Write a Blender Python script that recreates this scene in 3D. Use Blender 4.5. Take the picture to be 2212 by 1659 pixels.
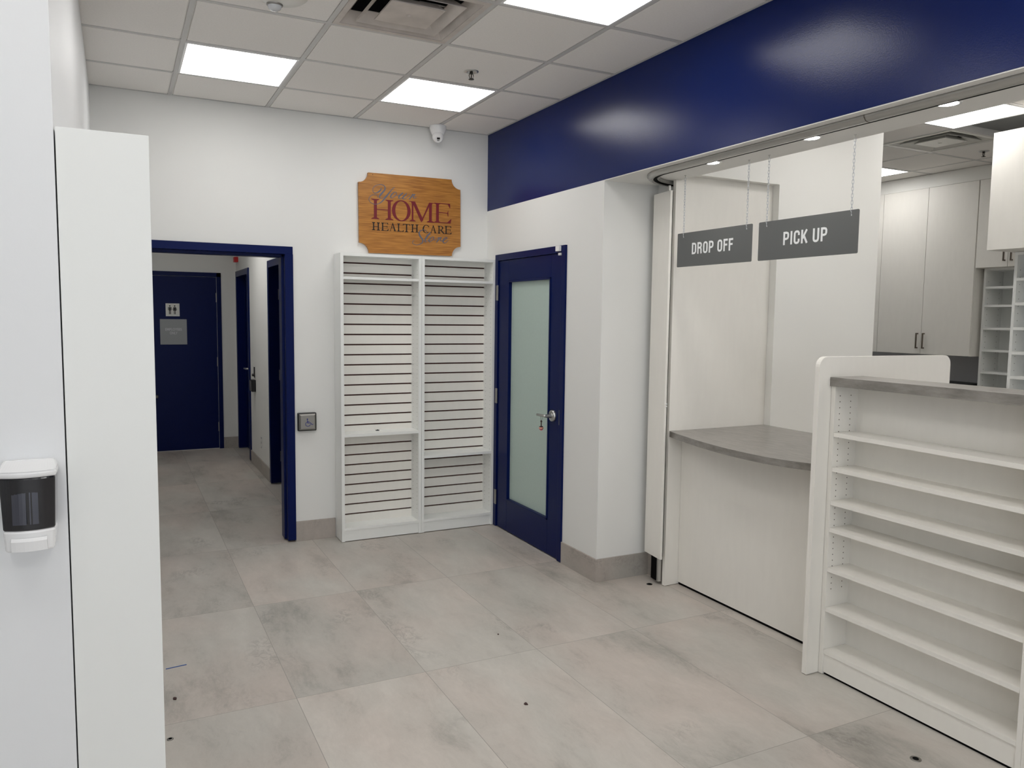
import bpy, bmesh, math, random
from mathutils import Vector, Matrix
random.seed(7)
PI = math.pi
for o in list(bpy.data.objects): bpy.data.objects.remove(o)
S = bpy.context.scene
COL = S.collection

# ------------------------------------------------------------------ camera
CP = Vector((-2.62639, -5.65798, 1.6471)); YAW, PIT, ROL, F = 0.468338, -0.0863258, 0.0120969, 1684.973
cy, sy = math.cos(YAW), math.sin(YAW)
fw = Vector((sy*math.cos(PIT), cy*math.cos(PIT), math.sin(PIT)))
rt = Vector((cy, -sy, 0)); up = rt.cross(fw)
c_, s_ = math.cos(ROL), math.sin(ROL)
rt, up = c_*rt + s_*up, -s_*rt + c_*up
cam = bpy.data.cameras.new('camera'); co = bpy.data.objects.new('camera', cam); COL.objects.link(co)
M = Matrix((rt, up, -fw)).transposed().to_4x4(); M.translation = CP
co.matrix_world = M
cam.sensor_fit = 'HORIZONTAL'; cam.sensor_width = 36.0; cam.lens = F/2212*36.0
cam.clip_start = 0.02; cam.clip_end = 100
S.camera = co

# ------------------------------------------------------------------ world, daylight, exposure
W = bpy.data.worlds.new('world'); S.world = W; W.use_nodes = True
W.node_tree.nodes['Background'].inputs[0].default_value = (0.85, 0.91, 1.0, 1)
W.node_tree.nodes['Background'].inputs[1].default_value = 0.55
S.view_settings.view_transform = 'Standard'
S.view_settings.look = 'None'
S.view_settings.gamma = 1.0
S.view_settings.exposure = 0.16
S.view_settings.use_curve_mapping = False
PANEL = 6.4          # emission of the troffer lenses
DOWN = 75.0
day = bpy.data.lights.new('storefront_daylight', 'AREA'); day.shape = 'RECTANGLE'; day.size = 5.0; day.size_y = 2.4
day.energy = 46; day.color = (0.88, 0.94, 1.0)
do = bpy.data.objects.new('storefront_daylight', day); COL.objects.link(do)
do.location = (-2.6, -9.3, 1.5); do.rotation_euler = (PI/2, 0, 0)      # shines +y through the shop window

# ------------------------------------------------------------------ materials
def srgb(r, g, b):
    f = lambda v: (v/255/12.92) if v/255 <= .04045 else ((v/255+.055)/1.055)**2.4
    return (f(r), f(g), f(b), 1)
def mat(name, col, rough=.5, metal=0, spec=.5, bump=0, bscale=200, var=0, vscale=3, emit=0, ecol=None, stretch=(1, 1, 1), coat=0, bdist=.001):
    m = bpy.data.materials.new(name); m.use_nodes = True
    nt = m.node_tree; b = nt.nodes['Principled BSDF']
    b.inputs['Base Color'].default_value = col
    b.inputs['Roughness'].default_value = rough; b.inputs['Metallic'].default_value = metal
    b.inputs['Specular IOR Level'].default_value = spec
    b.inputs['Coat Weight'].default_value = coat; b.inputs['Coat Roughness'].default_value = .2
    tc = nt.nodes.new('ShaderNodeTexCoord'); mp = nt.nodes.new('ShaderNodeMapping')
    nt.links.new(tc.outputs['Object'], mp.inputs[0]); mp.inputs['Scale'].default_value = stretch
    if bump:
        n = nt.nodes.new('ShaderNodeTexNoise'); n.inputs['Scale'].default_value = bscale; n.inputs['Detail'].default_value = 4
        bp_ = nt.nodes.new('ShaderNodeBump'); bp_.inputs['Strength'].default_value = bump; bp_.inputs['Distance'].default_value = bdist
        nt.links.new(mp.outputs[0], n.inputs['Vector']); nt.links.new(n.outputs[0], bp_.inputs['Height']); nt.links.new(bp_.outputs[0], b.inputs['Normal'])
    if var:
        n = nt.nodes.new('ShaderNodeTexNoise'); n.inputs['Scale'].default_value = vscale; n.inputs['Detail'].default_value = 5
        r = nt.nodes.new('ShaderNodeMapRange'); r.inputs['From Min'].default_value = .3; r.inputs['From Max'].default_value = .7
        r.inputs['To Min'].default_value = 1-var; r.inputs['To Max'].default_value = 1+var
        mx = nt.nodes.new('ShaderNodeVectorMath'); mx.operation = 'SCALE'; mx.inputs[0].default_value = col[:3]
        nt.links.new(mp.outputs[0], n.inputs['Vector']); nt.links.new(n.outputs[0], r.inputs[0]); nt.links.new(r.outputs[0], mx.inputs['Scale'])
        nt.links.new(mx.outputs[0], b.inputs['Base Color'])
    if emit:
        b.inputs['Emission Color'].default_value = ecol or (1, 1, 1, 1); b.inputs['Emission Strength'].default_value = emit
    return m

M_wall = mat('white_wall_paint', srgb(231, 231, 228), .65, bump=.12, bscale=260)
M_cool = mat('white_satin_paint', srgb(236, 237, 238), .5, bump=.1, bscale=260)
M_wblue = mat('navy_wall_paint', srgb(0, 26, 88), .225, spec=.26, bump=.35, bscale=170, bdist=.0008)
M_navy = mat('navy_gloss_enamel', srgb(0, 18, 74), .33, spec=.14, bump=.05, bscale=40)
M_lw = mat('ivory_satin_paint', srgb(240, 239, 234), .5, bump=.1, bscale=260)
M_grey = mat('shaded_wall_grey', srgb(196, 196, 199), .6)  # grey stands for the shade under the pharmacy cabinets
M_tile = mat('acoustic_tile', srgb(243, 240, 236), .9, spec=.1, bump=.35, bscale=500, var=.025, vscale=120)
M_grid = mat('ceiling_grid_metal', srgb(205, 204, 202), .5)
M_lam = mat('cream_laminate', srgb(238, 235, 228), .42, bump=.04, bscale=700, stretch=(1, 1, .25), var=.012, vscale=30)
M_lam2 = mat('white_laminate', srgb(240, 241, 238), .4, bump=.06, bscale=500)
M_slatdark = mat('slat_groove', srgb(66, 24, 16), .7)
M_seam = mat('dark_seam', srgb(70, 60, 45), .8)
M_black = mat('black_plastic', srgb(18, 18, 20), .4)
M_rubber = mat('black_rubber', srgb(6, 6, 7), .85, spec=.1)
M_chrome = mat('brushed_chrome', srgb(190, 190, 188), .28, metal=1)
M_zinc = mat('galvanised_steel', srgb(205, 208, 212), .3, metal=.6)
M_dsteel = mat('dark_bronze', srgb(70, 66, 62), .4, metal=.8)
M_steel = mat('brushed_steel', srgb(150, 148, 144), .38, metal=1, bump=.1, bscale=400, stretch=(1, 1, 12))
M_pull = mat('bronze_nickel', srgb(118, 108, 98), .35, metal=1)
M_alu = mat('anodised_aluminium', srgb(196, 196, 192), .35, metal=.75)
M_track = mat('track_enamel', srgb(176, 175, 171), .25, metal=.5)
M_plas = mat('white_plastic', srgb(244, 244, 244), .25, coat=.3)
M_plasd = mat('ivory_plastic', srgb(225, 224, 218), .35)
M_smoke = mat('smoked_plastic', srgb(26, 27, 33), .12, coat=.6)
M_smoke2 = mat('smoked_window', srgb(62, 63, 73), .2, coat=.4)
M_sign = mat('grey_sign_board', srgb(93, 95, 94), .45, bump=.05, bscale=300)
M_signt = mat('light_grey_lettering', srgb(232, 234, 234), .4)
M_emp = mat('mid_grey_plaque', srgb(158, 161, 163), .5)
M_empt = mat('pale_grey_lettering', srgb(200, 203, 205), .5)
M_red = mat('burgundy_lettering', srgb(112, 22, 34), .4)
M_ink = mat('black_lettering', srgb(22, 14, 16), .4)
M_script = mat('slate_blue_lettering', srgb(96, 98, 112), .4)
M_blueink = mat('blue_symbol', srgb(25, 32, 120), .4)
M_strobe = mat('fire_red', srgb(190, 22, 28), .4)
M_tape = mat('blue_tape', srgb(22, 78, 150), .5)
M_pink = mat('pink_rubber', srgb(232, 120, 140), .4)
M_brown = mat('dark_brown_strap', srgb(58, 30, 28), .6)
M_glassd = mat('clear_dome', srgb(200, 202, 204), .1, coat=.5)
M_dirtyw = mat('dusty_white_enamel', srgb(205, 197, 190), .55, var=.13, vscale=7)
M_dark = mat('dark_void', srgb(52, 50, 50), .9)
M_openr = mat('shaded_tile', srgb(130, 131, 131), .9)

def lens_mat(name, e):
    m = bpy.data.materials.new(name); m.use_nodes = True; nt = m.node_tree; b = nt.nodes['Principled BSDF']
    b.inputs['Base Color'].default_value = (.9, .9, .9, 1)
    tc = nt.nodes.new('ShaderNodeTexCoord'); n = nt.nodes.new('ShaderNodeTexNoise'); n.inputs['Scale'].default_value = 9; n.inputs['Detail'].default_value = 6
    r = nt.nodes.new('ShaderNodeMapRange'); r.inputs['From Min'].default_value = .35; r.inputs['From Max'].default_value = .65
    r.inputs['To Min'].default_value = e*.93; r.inputs['To Max'].default_value = e*1.07
    nt.links.new(tc.outputs['Object'], n.inputs['Vector']); nt.links.new(n.outputs[0], r.inputs[0]); nt.links.new(r.outputs[0], b.inputs['Emission Strength'])
    b.inputs['Emission Color'].default_value = (1.0, .985, .965, 1)
    return m
M_lens = lens_mat('lit_troffer_lens', PANEL)
M_lensp = lens_mat('lit_troffer_lens_warm', PANEL*1.08)
M_down = mat('lit_downlight_lens', (1, 1, 1, 1), emit=DOWN, ecol=(1, .97, .92, 1))

def frosted():
    m = mat('frosted_glass', srgb(186, 204, 196), .5, spec=.5, bump=.25, bscale=600, coat=.15, var=.02, vscale=60)
    b = m.node_tree.nodes['Principled BSDF']; b.inputs['Transmission Weight'].default_value = .08
    return m
M_frost = frosted()

def wood():
    m = bpy.data.materials.new('oak_veneer'); m.use_nodes = True; nt = m.node_tree; b = nt.nodes['Principled BSDF']
    N = nt.nodes.new; L = nt.links.new
    tc = N('ShaderNodeTexCoord'); mp = N('ShaderNodeMapping'); mp.inputs['Scale'].default_value = (1.4, 1, 9)
    L(tc.outputs['Object'], mp.inputs[0])
    n1 = N('ShaderNodeTexNoise'); n1.inputs['Scale'].default_value = 1.6; n1.inputs['Detail'].default_value = 3; L(mp.outputs[0], n1.inputs['Vector'])
    w = N('ShaderNodeMath'); w.operation = 'MULTIPLY'; w.inputs[1].default_value = 26; L(n1.outputs[0], w.inputs[0])
    fr = N('ShaderNodeMath'); fr.operation = 'SINE'; L(w.outputs[0], fr.inputs[0])
    mp2 = N('ShaderNodeMapping'); mp2.inputs['Scale'].default_value = (6, 1, 160); L(tc.outputs['Object'], mp2.inputs[0])
    n2 = N('ShaderNodeTexNoise'); n2.inputs['Scale'].default_value = 1; n2.inputs['Detail'].default_value = 4; L(mp2.outputs[0], n2.inputs['Vector'])
    ad = N('ShaderNodeMath'); ad.operation = 'MULTIPLY_ADD'; ad.inputs[1].default_value = .05; L(fr.outputs[0], ad.inputs[0]); L(n2.outputs[0], ad.inputs[2])
    cr = N('ShaderNodeValToRGB'); L(ad.outputs[0], cr.inputs[0])
    cr.color_ramp.elements[0].position = .3; cr.color_ramp.elements[0].color = srgb(140, 86, 30)
    cr.color_ramp.elements[1].position = .68; cr.color_ramp.elements[1].color = srgb(190, 132, 58)
    L(cr.outputs[0], b.inputs['Base Color']); b.inputs['Roughness'].default_value = .42
    return m
M_wood = wood()

def counter_mat():
    m = mat('grey_stone_laminate', srgb(150, 147, 141), .28, spec=.5)
    nt = m.node_tree; b = nt.nodes['Principled BSDF']; N = nt.nodes.new; L = nt.links.new
    tc = N('ShaderNodeTexCoord'); mp = N('ShaderNodeMapping'); mp.inputs['Scale'].default_value = (10, 3, 10); mp.inputs['Rotation'].default_value = (0, 0, .5); L(tc.outputs['Object'], mp.inputs[0])
    n = N('ShaderNodeTexNoise'); n.inputs['Scale'].default_value = 3; n.inputs['Detail'].default_value = 8; n.inputs['Roughness'].default_value = .65; L(mp.outputs[0], n.inputs['Vector'])
    cr = N('ShaderNodeValToRGB'); cr.color_ramp.elements[0].position = .3; cr.color_ramp.elements[0].color = srgb(112, 108, 103)
    cr.color_ramp.elements[1].position = .7; cr.color_ramp.elements[1].color = srgb(150, 146, 140)
    L(n.outputs[0], cr.inputs[0]); L(cr.outputs[0], b.inputs['Base Color'])
    return m
M_counter = counter_mat()

TX0, TDX, TY0, TDY = -0.22, 0.5875, -1.192, 1.178        # floor tile joints
def stone(name, grout=True, dark=1.0, sc=(1, 1, 1)):
    m = bpy.data.materials.new(name); m.use_nodes = True; nt = m.node_tree; b = nt.nodes['Principled BSDF']
    N = nt.nodes.new; L = nt.links.new
    def math_(op, a, bb=None, cc=None):
        n = N('ShaderNodeMath'); n.operation = op
        for i, v in enumerate((a, bb, cc)):
            if v is None: continue
            if isinstance(v, (int, float)): n.inputs[i].default_value = v
            else: L(v, n.inputs[i])
        return n.outputs[0]
    ge = N('ShaderNodeNewGeometry'); sp = N('ShaderNodeSeparateXYZ'); L(ge.outputs['Position'], sp.inputs[0])
    u = math_('DIVIDE', math_('SUBTRACT', sp.outputs[0], TX0), TDX); v = math_('DIVIDE', math_('SUBTRACT', sp.outputs[1], TY0), TDY)
    iu, iv = math_('FLOOR', u), math_('FLOOR', v)
    cb = N('ShaderNodeCombineXYZ'); L(iu, cb.inputs[0]); L(iv, cb.inputs[1])
    wn = N('ShaderNodeTexWhiteNoise'); L(cb.outputs[0], wn.inputs['Vector'])
    off = N('ShaderNodeVectorMath'); off.operation = 'SCALE'; L(wn.outputs['Color'], off.inputs[0]); off.inputs['Scale'].default_value = 30 if grout else 0
    po = N('ShaderNodeVectorMath'); po.operation = 'ADD'; L(ge.outputs['Position'], po.inputs[0]); L(off.outputs[0], po.inputs[1])
    # warp for organic flow
    nw = N('ShaderNodeTexNoise'); nw.inputs['Scale'].default_value = 2.2; nw.inputs['Detail'].default_value = 3; L(po.outputs[0], nw.inputs['Vector'])
    ws = N('ShaderNodeVectorMath'); ws.operation = 'SCALE'; ws.inputs['Scale'].default_value = .16; L(nw.outputs['Color'], ws.inputs[0])
    pw = N('ShaderNodeVectorMath'); pw.operation = 'ADD'; L(po.outputs[0], pw.inputs[0]); L(ws.outputs[0], pw.inputs[1])
    def noise(scale, det, rough, s3, dist=0):
        mp = N('ShaderNodeMapping'); mp.inputs['Scale'].default_value = s3; L(pw.outputs[0], mp.inputs[0])
        n = N('ShaderNodeTexNoise'); n.inputs['Scale'].default_value = scale; n.inputs['Detail'].default_value = det; n.inputs['Roughness'].default_value = rough; n.inputs['Distortion'].default_value = dist
        L(mp.outputs[0], n.inputs['Vector']); return n.outputs[0]
    big = noise(1.1, 4, .55, (2.2, .9, 1)); mid = noise(6, 10, .72, (1.5, .55, 1), 0); fine = noise(60, 6, .8, (1, .4, 1)); hue = noise(1.4, 3, .5, (1.5, .8, 1))
    cr = N('ShaderNodeValToRGB'); e = cr.color_ramp.elements
    val = math_('ADD', math_('MULTIPLY', big, .5), math_('ADD', math_('MULTIPLY', mid, .36), math_('MULTIPLY', fine, .14)))
    L(val, cr.inputs[0])
    e[0].position = .33; e[0].color = srgb(146*dark, 142*dark, 135*dark)
    e[1].position = .62; e[1].color = srgb(205*dark, 199*dark, 192*dark)
    x = e.new(.47); x.color = srgb(189*dark, 183*dark, 176*dark)
    # warm / green-grey drift
    cr2 = N('ShaderNodeValToRGB'); L(hue, cr2.inputs[0]); e2 = cr2.color_ramp.elements
    e2[0].position = .38; e2[0].color = (.975, .995, .985, 1); e2[1].position = .62; e2[1].color = (1.025, .985, .965, 1)
    mm = N('ShaderNodeMix'); mm.data_type = 'RGBA'; mm.blend_type = 'MULTIPLY'; mm.inputs[0].default_value = 1; L(cr.outputs[0], mm.inputs[6]); L(cr2.outputs[0], mm.inputs[7])
    # crackled worn patches
    patch = noise(2.3, 2, .5, (1.3, .8, 1)); crk = noise(30, 6, .8, (1, .5, 1), 1.2)
    pm = N('ShaderNodeMapRange'); pm.inputs['From Min'].default_value = .60; pm.inputs['From Max'].default_value = .68; L(patch, pm.inputs[0])
    ck = N('ShaderNodeMapRange'); ck.inputs['From Min'].default_value = .47; ck.inputs['From Max'].default_value = .55; L(crk, ck.inputs[0])
    dk = math_('MULTIPLY', math_('MULTIPLY', pm.outputs[0], ck.outputs[0]), .22)
    tv = math_('MULTIPLY_ADD', wn.outputs['Value'], .14, .92) if grout else .97
    sc_ = math_('MULTIPLY', math_('SUBTRACT', 1, dk), tv)
    out = N('ShaderNodeVectorMath'); out.operation = 'SCALE'; L(mm.outputs[2], out.inputs[0]); L(sc_, out.inputs['Scale'])
    if grout:
        du = math_('MULTIPLY', math_('MINIMUM', math_('FRACT', u), math_('SUBTRACT', 1, math_('FRACT', u))), TDX)
        dv = math_('MULTIPLY', math_('MINIMUM', math_('FRACT', v), math_('SUBTRACT', 1, math_('FRACT', v))), TDY)
        g = math_('LESS_THAN', math_('MINIMUM', du, dv), .0014)
        mx = N('ShaderNodeMix'); mx.data_type = 'RGBA'; L(g, mx.inputs[0]); L(out.outputs[0], mx.inputs[6]); mx.inputs[7].default_value = srgb(150, 145, 138)
        L(mx.outputs[2], b.inputs['Base Color'])
    else: L(out.outputs[0], b.inputs['Base Color'])
    rr = N('ShaderNodeMapRange'); rr.inputs['To Min'].default_value = .38; rr.inputs['To Max'].default_value = .55; L(mid, rr.inputs[0]); L(rr.outputs[0], b.inputs['Roughness'])
    return m
M_floor = stone('stone_look_porcelain')
M_base = stone('stone_look_base', grout=False, dark=.90)

# ------------------------------------------------------------------ mesh tools
class MB:
    """collects shapes in world metres; build() links them as one mesh object"""
    def __init__(s): s.v = []; s.f = []; s.m = []; s.sm = []
    def add(s, vs, fs, mi=0, smooth=False):
        n = len(s.v); s.v += [tuple(v) for v in vs]
        for f in fs: s.f.append(tuple(i+n for i in f)); s.m.append(mi); s.sm.append(smooth)
        return s
    def box(s, x0, x1, y0, y1, z0, z1, mi=0):
        x0, x1 = sorted((x0, x1)); y0, y1 = sorted((y0, y1)); z0, z1 = sorted((z0, z1))
        return s.add([(x0,y0,z0),(x1,y0,z0),(x1,y1,z0),(x0,y1,z0),(x0,y0,z1),(x1,y0,z1),(x1,y1,z1),(x0,y1,z1)],
                     [(0,3,2,1),(4,5,6,7),(0,1,5,4),(1,2,6,5),(2,3,7,6),(3,0,4,7)], mi)
    def prism(s, pts, axis, a, b, mi=0, smooth=False):
        """polygon pts (2d) extruded along axis from a to b"""
        def P(p, t):
            return {'x': (t, p[0], p[1]), 'y': (p[0], t, p[1]), 'z': (p[0], p[1], t)}[axis]
        n = len(pts); vs = [P(p, a) for p in pts] + [P(p, b) for p in pts]
        s.add(vs, [tuple(range(n)), tuple(range(2*n-1, n-1, -1))], mi)
        s.add(vs, [(i, (i+1) % n, n+(i+1) % n, n+i) for i in range(n)], mi, smooth)
        return s
    def lathe(s, c, prof, axis='z', n=24, mi=0, smooth=True):
        """profile [(r, t)] revolved about axis through c"""
        c = Vector(c); vs = []
        for r, t in prof:
            for i in range(n):
                a = 2*PI*i/n; p = (r*math.cos(a), r*math.sin(a))
                q = {'z': (p[0], p[1], t), 'x': (t, p[0], p[1]), 'y': (p[0], t, p[1])}[axis]
                vs.append(c+Vector(q))
        fs = [(k*n+i, k*n+(i+1) % n, (k+1)*n+(i+1) % n, (k+1)*n+i) for k in range(len(prof)-1) for i in range(n)]
        s.add(vs, fs, mi, smooth)
        if prof[0][0] > 1e-5: s.add(vs[:n], [tuple(range(n))], mi)
        if prof[-1][0] > 1e-5: s.add(vs[-n:], [tuple(range(n))], mi)
        return s
    def tube(s, pts, r, n=8, mi=0, closed=False):
        pts = [Vector(p) for p in pts]; L = len(pts); vs = []
        for i, p in enumerate(pts):
            a = pts[(i-1) % L] if (closed or i) else p; b = pts[(i+1) % L] if (closed or i < L-1) else p
            t = (b-a).normalized(); ref = Vector((0, 0, 1)) if abs(t.z) < .9 else Vector((1, 0, 0))
            u = t.cross(ref).normalized(); w = t.cross(u)
            rr = r[i] if isinstance(r, (list, tuple)) else r
            for k in range(n):
                q = 2*PI*k/n; vs.append(p+u*rr*math.cos(q)+w*rr*math.sin(q))
        fs = []
        for i in range(L if closed else L-1):
            j = (i+1) % L
            for k in range(n): fs.append((i*n+k, i*n+(k+1) % n, j*n+(k+1) % n, j*n+k))
        if not closed: fs += [tuple(range(n)), tuple(range(len(vs)-n, len(vs)))]
        return s.add(vs, fs, mi, True)
    def sweep(s, path, prof, mi=0, up=(0, 0, 1)):
        """2d profile (offset to the left of travel, height) swept on a horizontal path"""
        path = [Vector(p) for p in path]; L = len(path); n = len(prof); vs = []
        for i, p in enumerate(path):
            a = path[max(i-1, 0)]; b = path[min(i+1, L-1)]; t = (b-a).normalized(); l = Vector((-t.y, t.x, 0))
            for o, h in prof: vs.append(p+l*o+Vector((0, 0, h)))
        fs = [(i*n+k, i*n+(k+1) % n, (i+1)*n+(k+1) % n, (i+1)*n+k) for i in range(L-1) for k in range(n)]
        s.add(vs, fs, mi, True); s.add(vs, [tuple(range(n)), tuple(range((L-1)*n, L*n))], mi)
        return s
    def build(s, name, mats, parent=None, bevel=0, at=None):
        if not isinstance(mats, (list, tuple)): mats = [mats]
        V = [Vector(v) for v in s.v]
        if parent is not None: O = Vector(parent['_o']) if '_o' in parent else Vector((0, 0, 0))
        elif at is not None: O = Vector(at)
        else:
            lo = [min(v[i] for v in V) for i in range(3)]; hi = [max(v[i] for v in V) for i in range(3)]
            O = Vector(((lo[0]+hi[0])/2, (lo[1]+hi[1])/2, lo[2]))
        me = bpy.data.meshes.new(name)
        me.from_pydata([v-O for v in V], [], s.f)
        for m in mats: me.materials.append(m)
        me.polygons.foreach_set('material_index', s.m); me.polygons.foreach_set('use_smooth', s.sm)
        bm = bmesh.new(); bm.from_mesh(me); bmesh.ops.recalc_face_normals(bm, faces=bm.faces); bm.to_mesh(me); bm.free()
        me.update()
        o = bpy.data.objects.new(name, me); COL.objects.link(o)
        if parent is not None: o.parent = parent
        else: o.location = O
        o['_o'] = tuple(O)
        if bevel:
            b = o.modifiers.new('bevel', 'BEVEL'); b.width = bevel; b.segments = 2; b.limit_method = 'ANGLE'; b.angle_limit = .9
        return o

def tag(o, label=None, cat=None, group=None, kind=None):
    if label: o['label'] = label
    if cat: o['category'] = cat
    if group: o['group'] = group
    if kind: o['kind'] = kind
    return o
def thing(name, label, cat, loc, group=None):
    o = bpy.data.objects.new(name, None); COL.objects.link(o); o.location = loc; o['_o'] = tuple(loc)
    o.empty_display_size = .1
    return tag(o, label, cat, group)
def struct(name, mb, mats, bevel=0): return tag(mb.build(name, mats, bevel=bevel), kind='structure')
def structe(name, loc):
    o = bpy.data.objects.new(name, None); COL.objects.link(o); o.location = loc; o['_o'] = tuple(loc)
    return tag(o, kind='structure')
def kids(o): return [c for c in bpy.data.objects if c.parent == o]
def dup(root, delta, label=None, group=None):
    r = root.copy(); COL.objects.link(r); r.location = Vector(root.location)+Vector(delta)
    if label: r['label'] = label
    if group: r['group'] = group
    for ch in kids(root):
        c = ch.copy(); COL.objects.link(c); c.parent = r
        for g in kids(ch):
            d = g.copy(); COL.objects.link(d); d.parent = c
    return r

FM = {}
def text(body, parent, name, m, size, mtx, depth=.0008, sx=1.0, bold=0.0, width=None, space=1.0):
    """flat lettering; mtx maps text (x right, y up) to the world"""
    cu = bpy.data.curves.new(name, 'FONT'); cu.body = body; cu.size = size; cu.extrude = depth; cu.offset = bold; cu.space_character = space
    cu.align_x = 'CENTER'; cu.align_y = 'BOTTOM_BASELINE'
    t = bpy.data.objects.new(name+'_curve', cu); COL.objects.link(t)
    dg = bpy.context.evaluated_depsgraph_get(); dg.update()
    me = bpy.data.meshes.new_from_object(t.evaluated_get(dg)); bpy.data.objects.remove(t); bpy.data.curves.remove(cu)
    xs = [v.co.x for v in me.vertices]
    if width: sx = width/(max(xs)-min(xs))
    mid = (max(xs)+min(xs))/2
    O = Vector(parent['_o'])
    for v in me.vertices:
        v.co.x = (v.co.x-mid)*sx
        v.co = (mtx @ v.co) - O
    me.name = name; me.materials.clear(); me.materials.append(m)
    o = bpy.data.objects.new(name, me); COL.objects.link(o); o.parent = parent; o['_o'] = tuple(O)
    return o
def frame_mtx(origin, xdir, ydir):
    x = Vector(xdir).normalized(); y = Vector(ydir).normalized(); z = x.cross(y)
    m = Matrix((x, y, z)).transposed().to_4x4(); m.translation = Vector(origin); return m

def smooth_path(pts, k=5):
    """catmull-rom through (x, z, w)"""
    out = []
    P = [pts[0]]+list(pts)+[pts[-1]]
    for i in range(1, len(P)-2):
        for j in range(k):
            t = j/k
            out.append(tuple(.5*((2*P[i][c])+(-P[i-1][c]+P[i+1][c])*t+(2*P[i-1][c]-5*P[i][c]+4*P[i+1][c]-P[i+2][c])*t*t+(-P[i-1][c]+3*P[i][c]-3*P[i+1][c]+P[i+2][c])*t**3) for c in range(3)))
    out.append(tuple(pts[-1])); return out
def ribbon(mb, pts, y0, y1, mi=0, sm=True):
    """variable-width stroke in the xz plane"""
    P = smooth_path(pts) if sm else pts
    n = len(P); l = []; r = []
    for i, (x, z, w) in enumerate(P):
        a = P[max(i-1, 0)]; b = P[min(i+1, n-1)]; tx, tz = b[0]-a[0], b[1]-a[1]; d = math.hypot(tx, tz) or 1
        nx, nz = -tz/d*w/2, tx/d*w/2; l.append((x+nx, z+nz)); r.append((x-nx, z-nz))
    vs = []; fs = []
    e = (y1-y0)*.004
    for i in range(n):
        y0 += e
        vs += [(l[i][0], y0, l[i][1]), (r[i][0], y0, r[i][1]), (l[i][0], y1, l[i][1]), (r[i][0], y1, r[i][1])]
    for i in range(n-1):
        a = 4*i; b = a+4; fs += [(a, a+1, b+1, b), (a, b, b+2, a+2), (a+1, a+3, b+3, b+1)]
    mb.add(vs, fs, mi)

# ================================================================== SETTING
CZ = 3.053            # ceiling
SZ = 2.468            # underside of the navy bulkhead
YF = -8.6             # shop front
# floor
struct('floor', MB().box(-6.2, 5.0, YF, 5.0, -.08, 0), M_floor)

# ceiling tiles with grid (cells left out where the fixtures sit)
GX0, GY0, G = -0.45, -0.53, 0.6096
def ceiling(name, x0, x1, y0, y1, gx, gy, holes=(), z=CZ):
    t = MB(); g = MB()
    xs = sorted({x0, x1} | {gx+G*k for k in range(-30, 30) if x0 < gx+G*k < x1}); ys = sorted({y0, y1} | {gy+G*k for k in range(-30, 30) if y0 < gy+G*k < y1})
    for i in range(len(xs)-1):
        for j in range(len(ys)-1):
            cx, cyy = (xs[i]+xs[i+1])/2, (ys[j]+ys[j+1])/2
            if any(a < cx < b and c < cyy < d for a, b, c, d in holes): continue
            t.box(xs[i]+.003, xs[i+1]-.003, ys[j]+.003, ys[j+1]-.003, z+.006, z+.02)
            # tegular drop face
            t.box(xs[i]+.018, xs[i+1]-.018, ys[j]+.018, ys[j+1]-.018, z+.001, z+.006)
    for x in xs: g.box(x-.012, x+.012, y0, y1, z, z+.012)
    for y in ys: g.box(x0, x1, y-.012, y+.012, z+.0005, z+.012)
    t.box(x0, x1, y0, y1, z+.32, z+.34)
    o = struct(name, t, M_tile); g.build('ceiling_grid', M_grid, o); return o
X3, X2, X1 = GX0-G, GX0-2*G, GX0-3*G
ceiling('ceiling', -6.2, 0, YF, 0, GX0, GY0, holes=[(X2, X3, GY0-3*G, GY0-2*G)])
PX, PY = 3.485, -1.27
ceiling('ceiling_1', .375, 4.9, YF, .6, PX, PY, holes=[(PX-G, PX, PY-G, PY), (PX-G, PX, PY-2*G, PY-G)])
# the raised tile beside the pharmacy troffer; its shade is painted in grey
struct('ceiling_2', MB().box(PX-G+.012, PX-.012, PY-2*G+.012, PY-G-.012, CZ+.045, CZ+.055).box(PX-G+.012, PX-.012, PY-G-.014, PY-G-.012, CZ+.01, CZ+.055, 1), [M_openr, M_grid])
struct('ceiling_3', MB().box(-2.9, -.9, .14, 4.5, 2.70, 2.75), M_tile)

# back wall with the corridor opening
OX0, OX1, OZ = -2.50, -1.51, 2.115
struct('wall_back', MB().box(-6.2, OX0, 0, .14, 0, CZ).box(OX1, .12, 0, .14, 0, CZ).box(OX0, OX1, 0, .14, OZ, CZ), M_wall)
# navy frame of the opening
fr = MB()
fr.box(OX0, OX1, -.012, .152, OZ-.052, OZ+.002).box(OX1-.055, OX1+.002, -.012, .152, .012, OZ-.05).box(OX0-.002, OX0+.055, -.012, .152, .012, OZ-.05)
fr.box(OX0+.05, OX1-.05, .05, .152, OZ-.07, OZ-.05).box(OX1-.07, OX1-.05, .05, .152, .012, OZ-.05).box(OX0+.05, OX0+.07, .05, .152, .012, OZ-.05)
struct('trim_1', fr, M_navy, bevel=.003)

# left wall and the pier beside the camera
struct('wall_left', MB().box(-2.95, -2.742, -3.60, .0, 0, CZ), M_cool)
struct('wall_left_front', MB().box(-6.2, -6.1, YF, 0, 0, CZ), M_wall)
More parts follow.
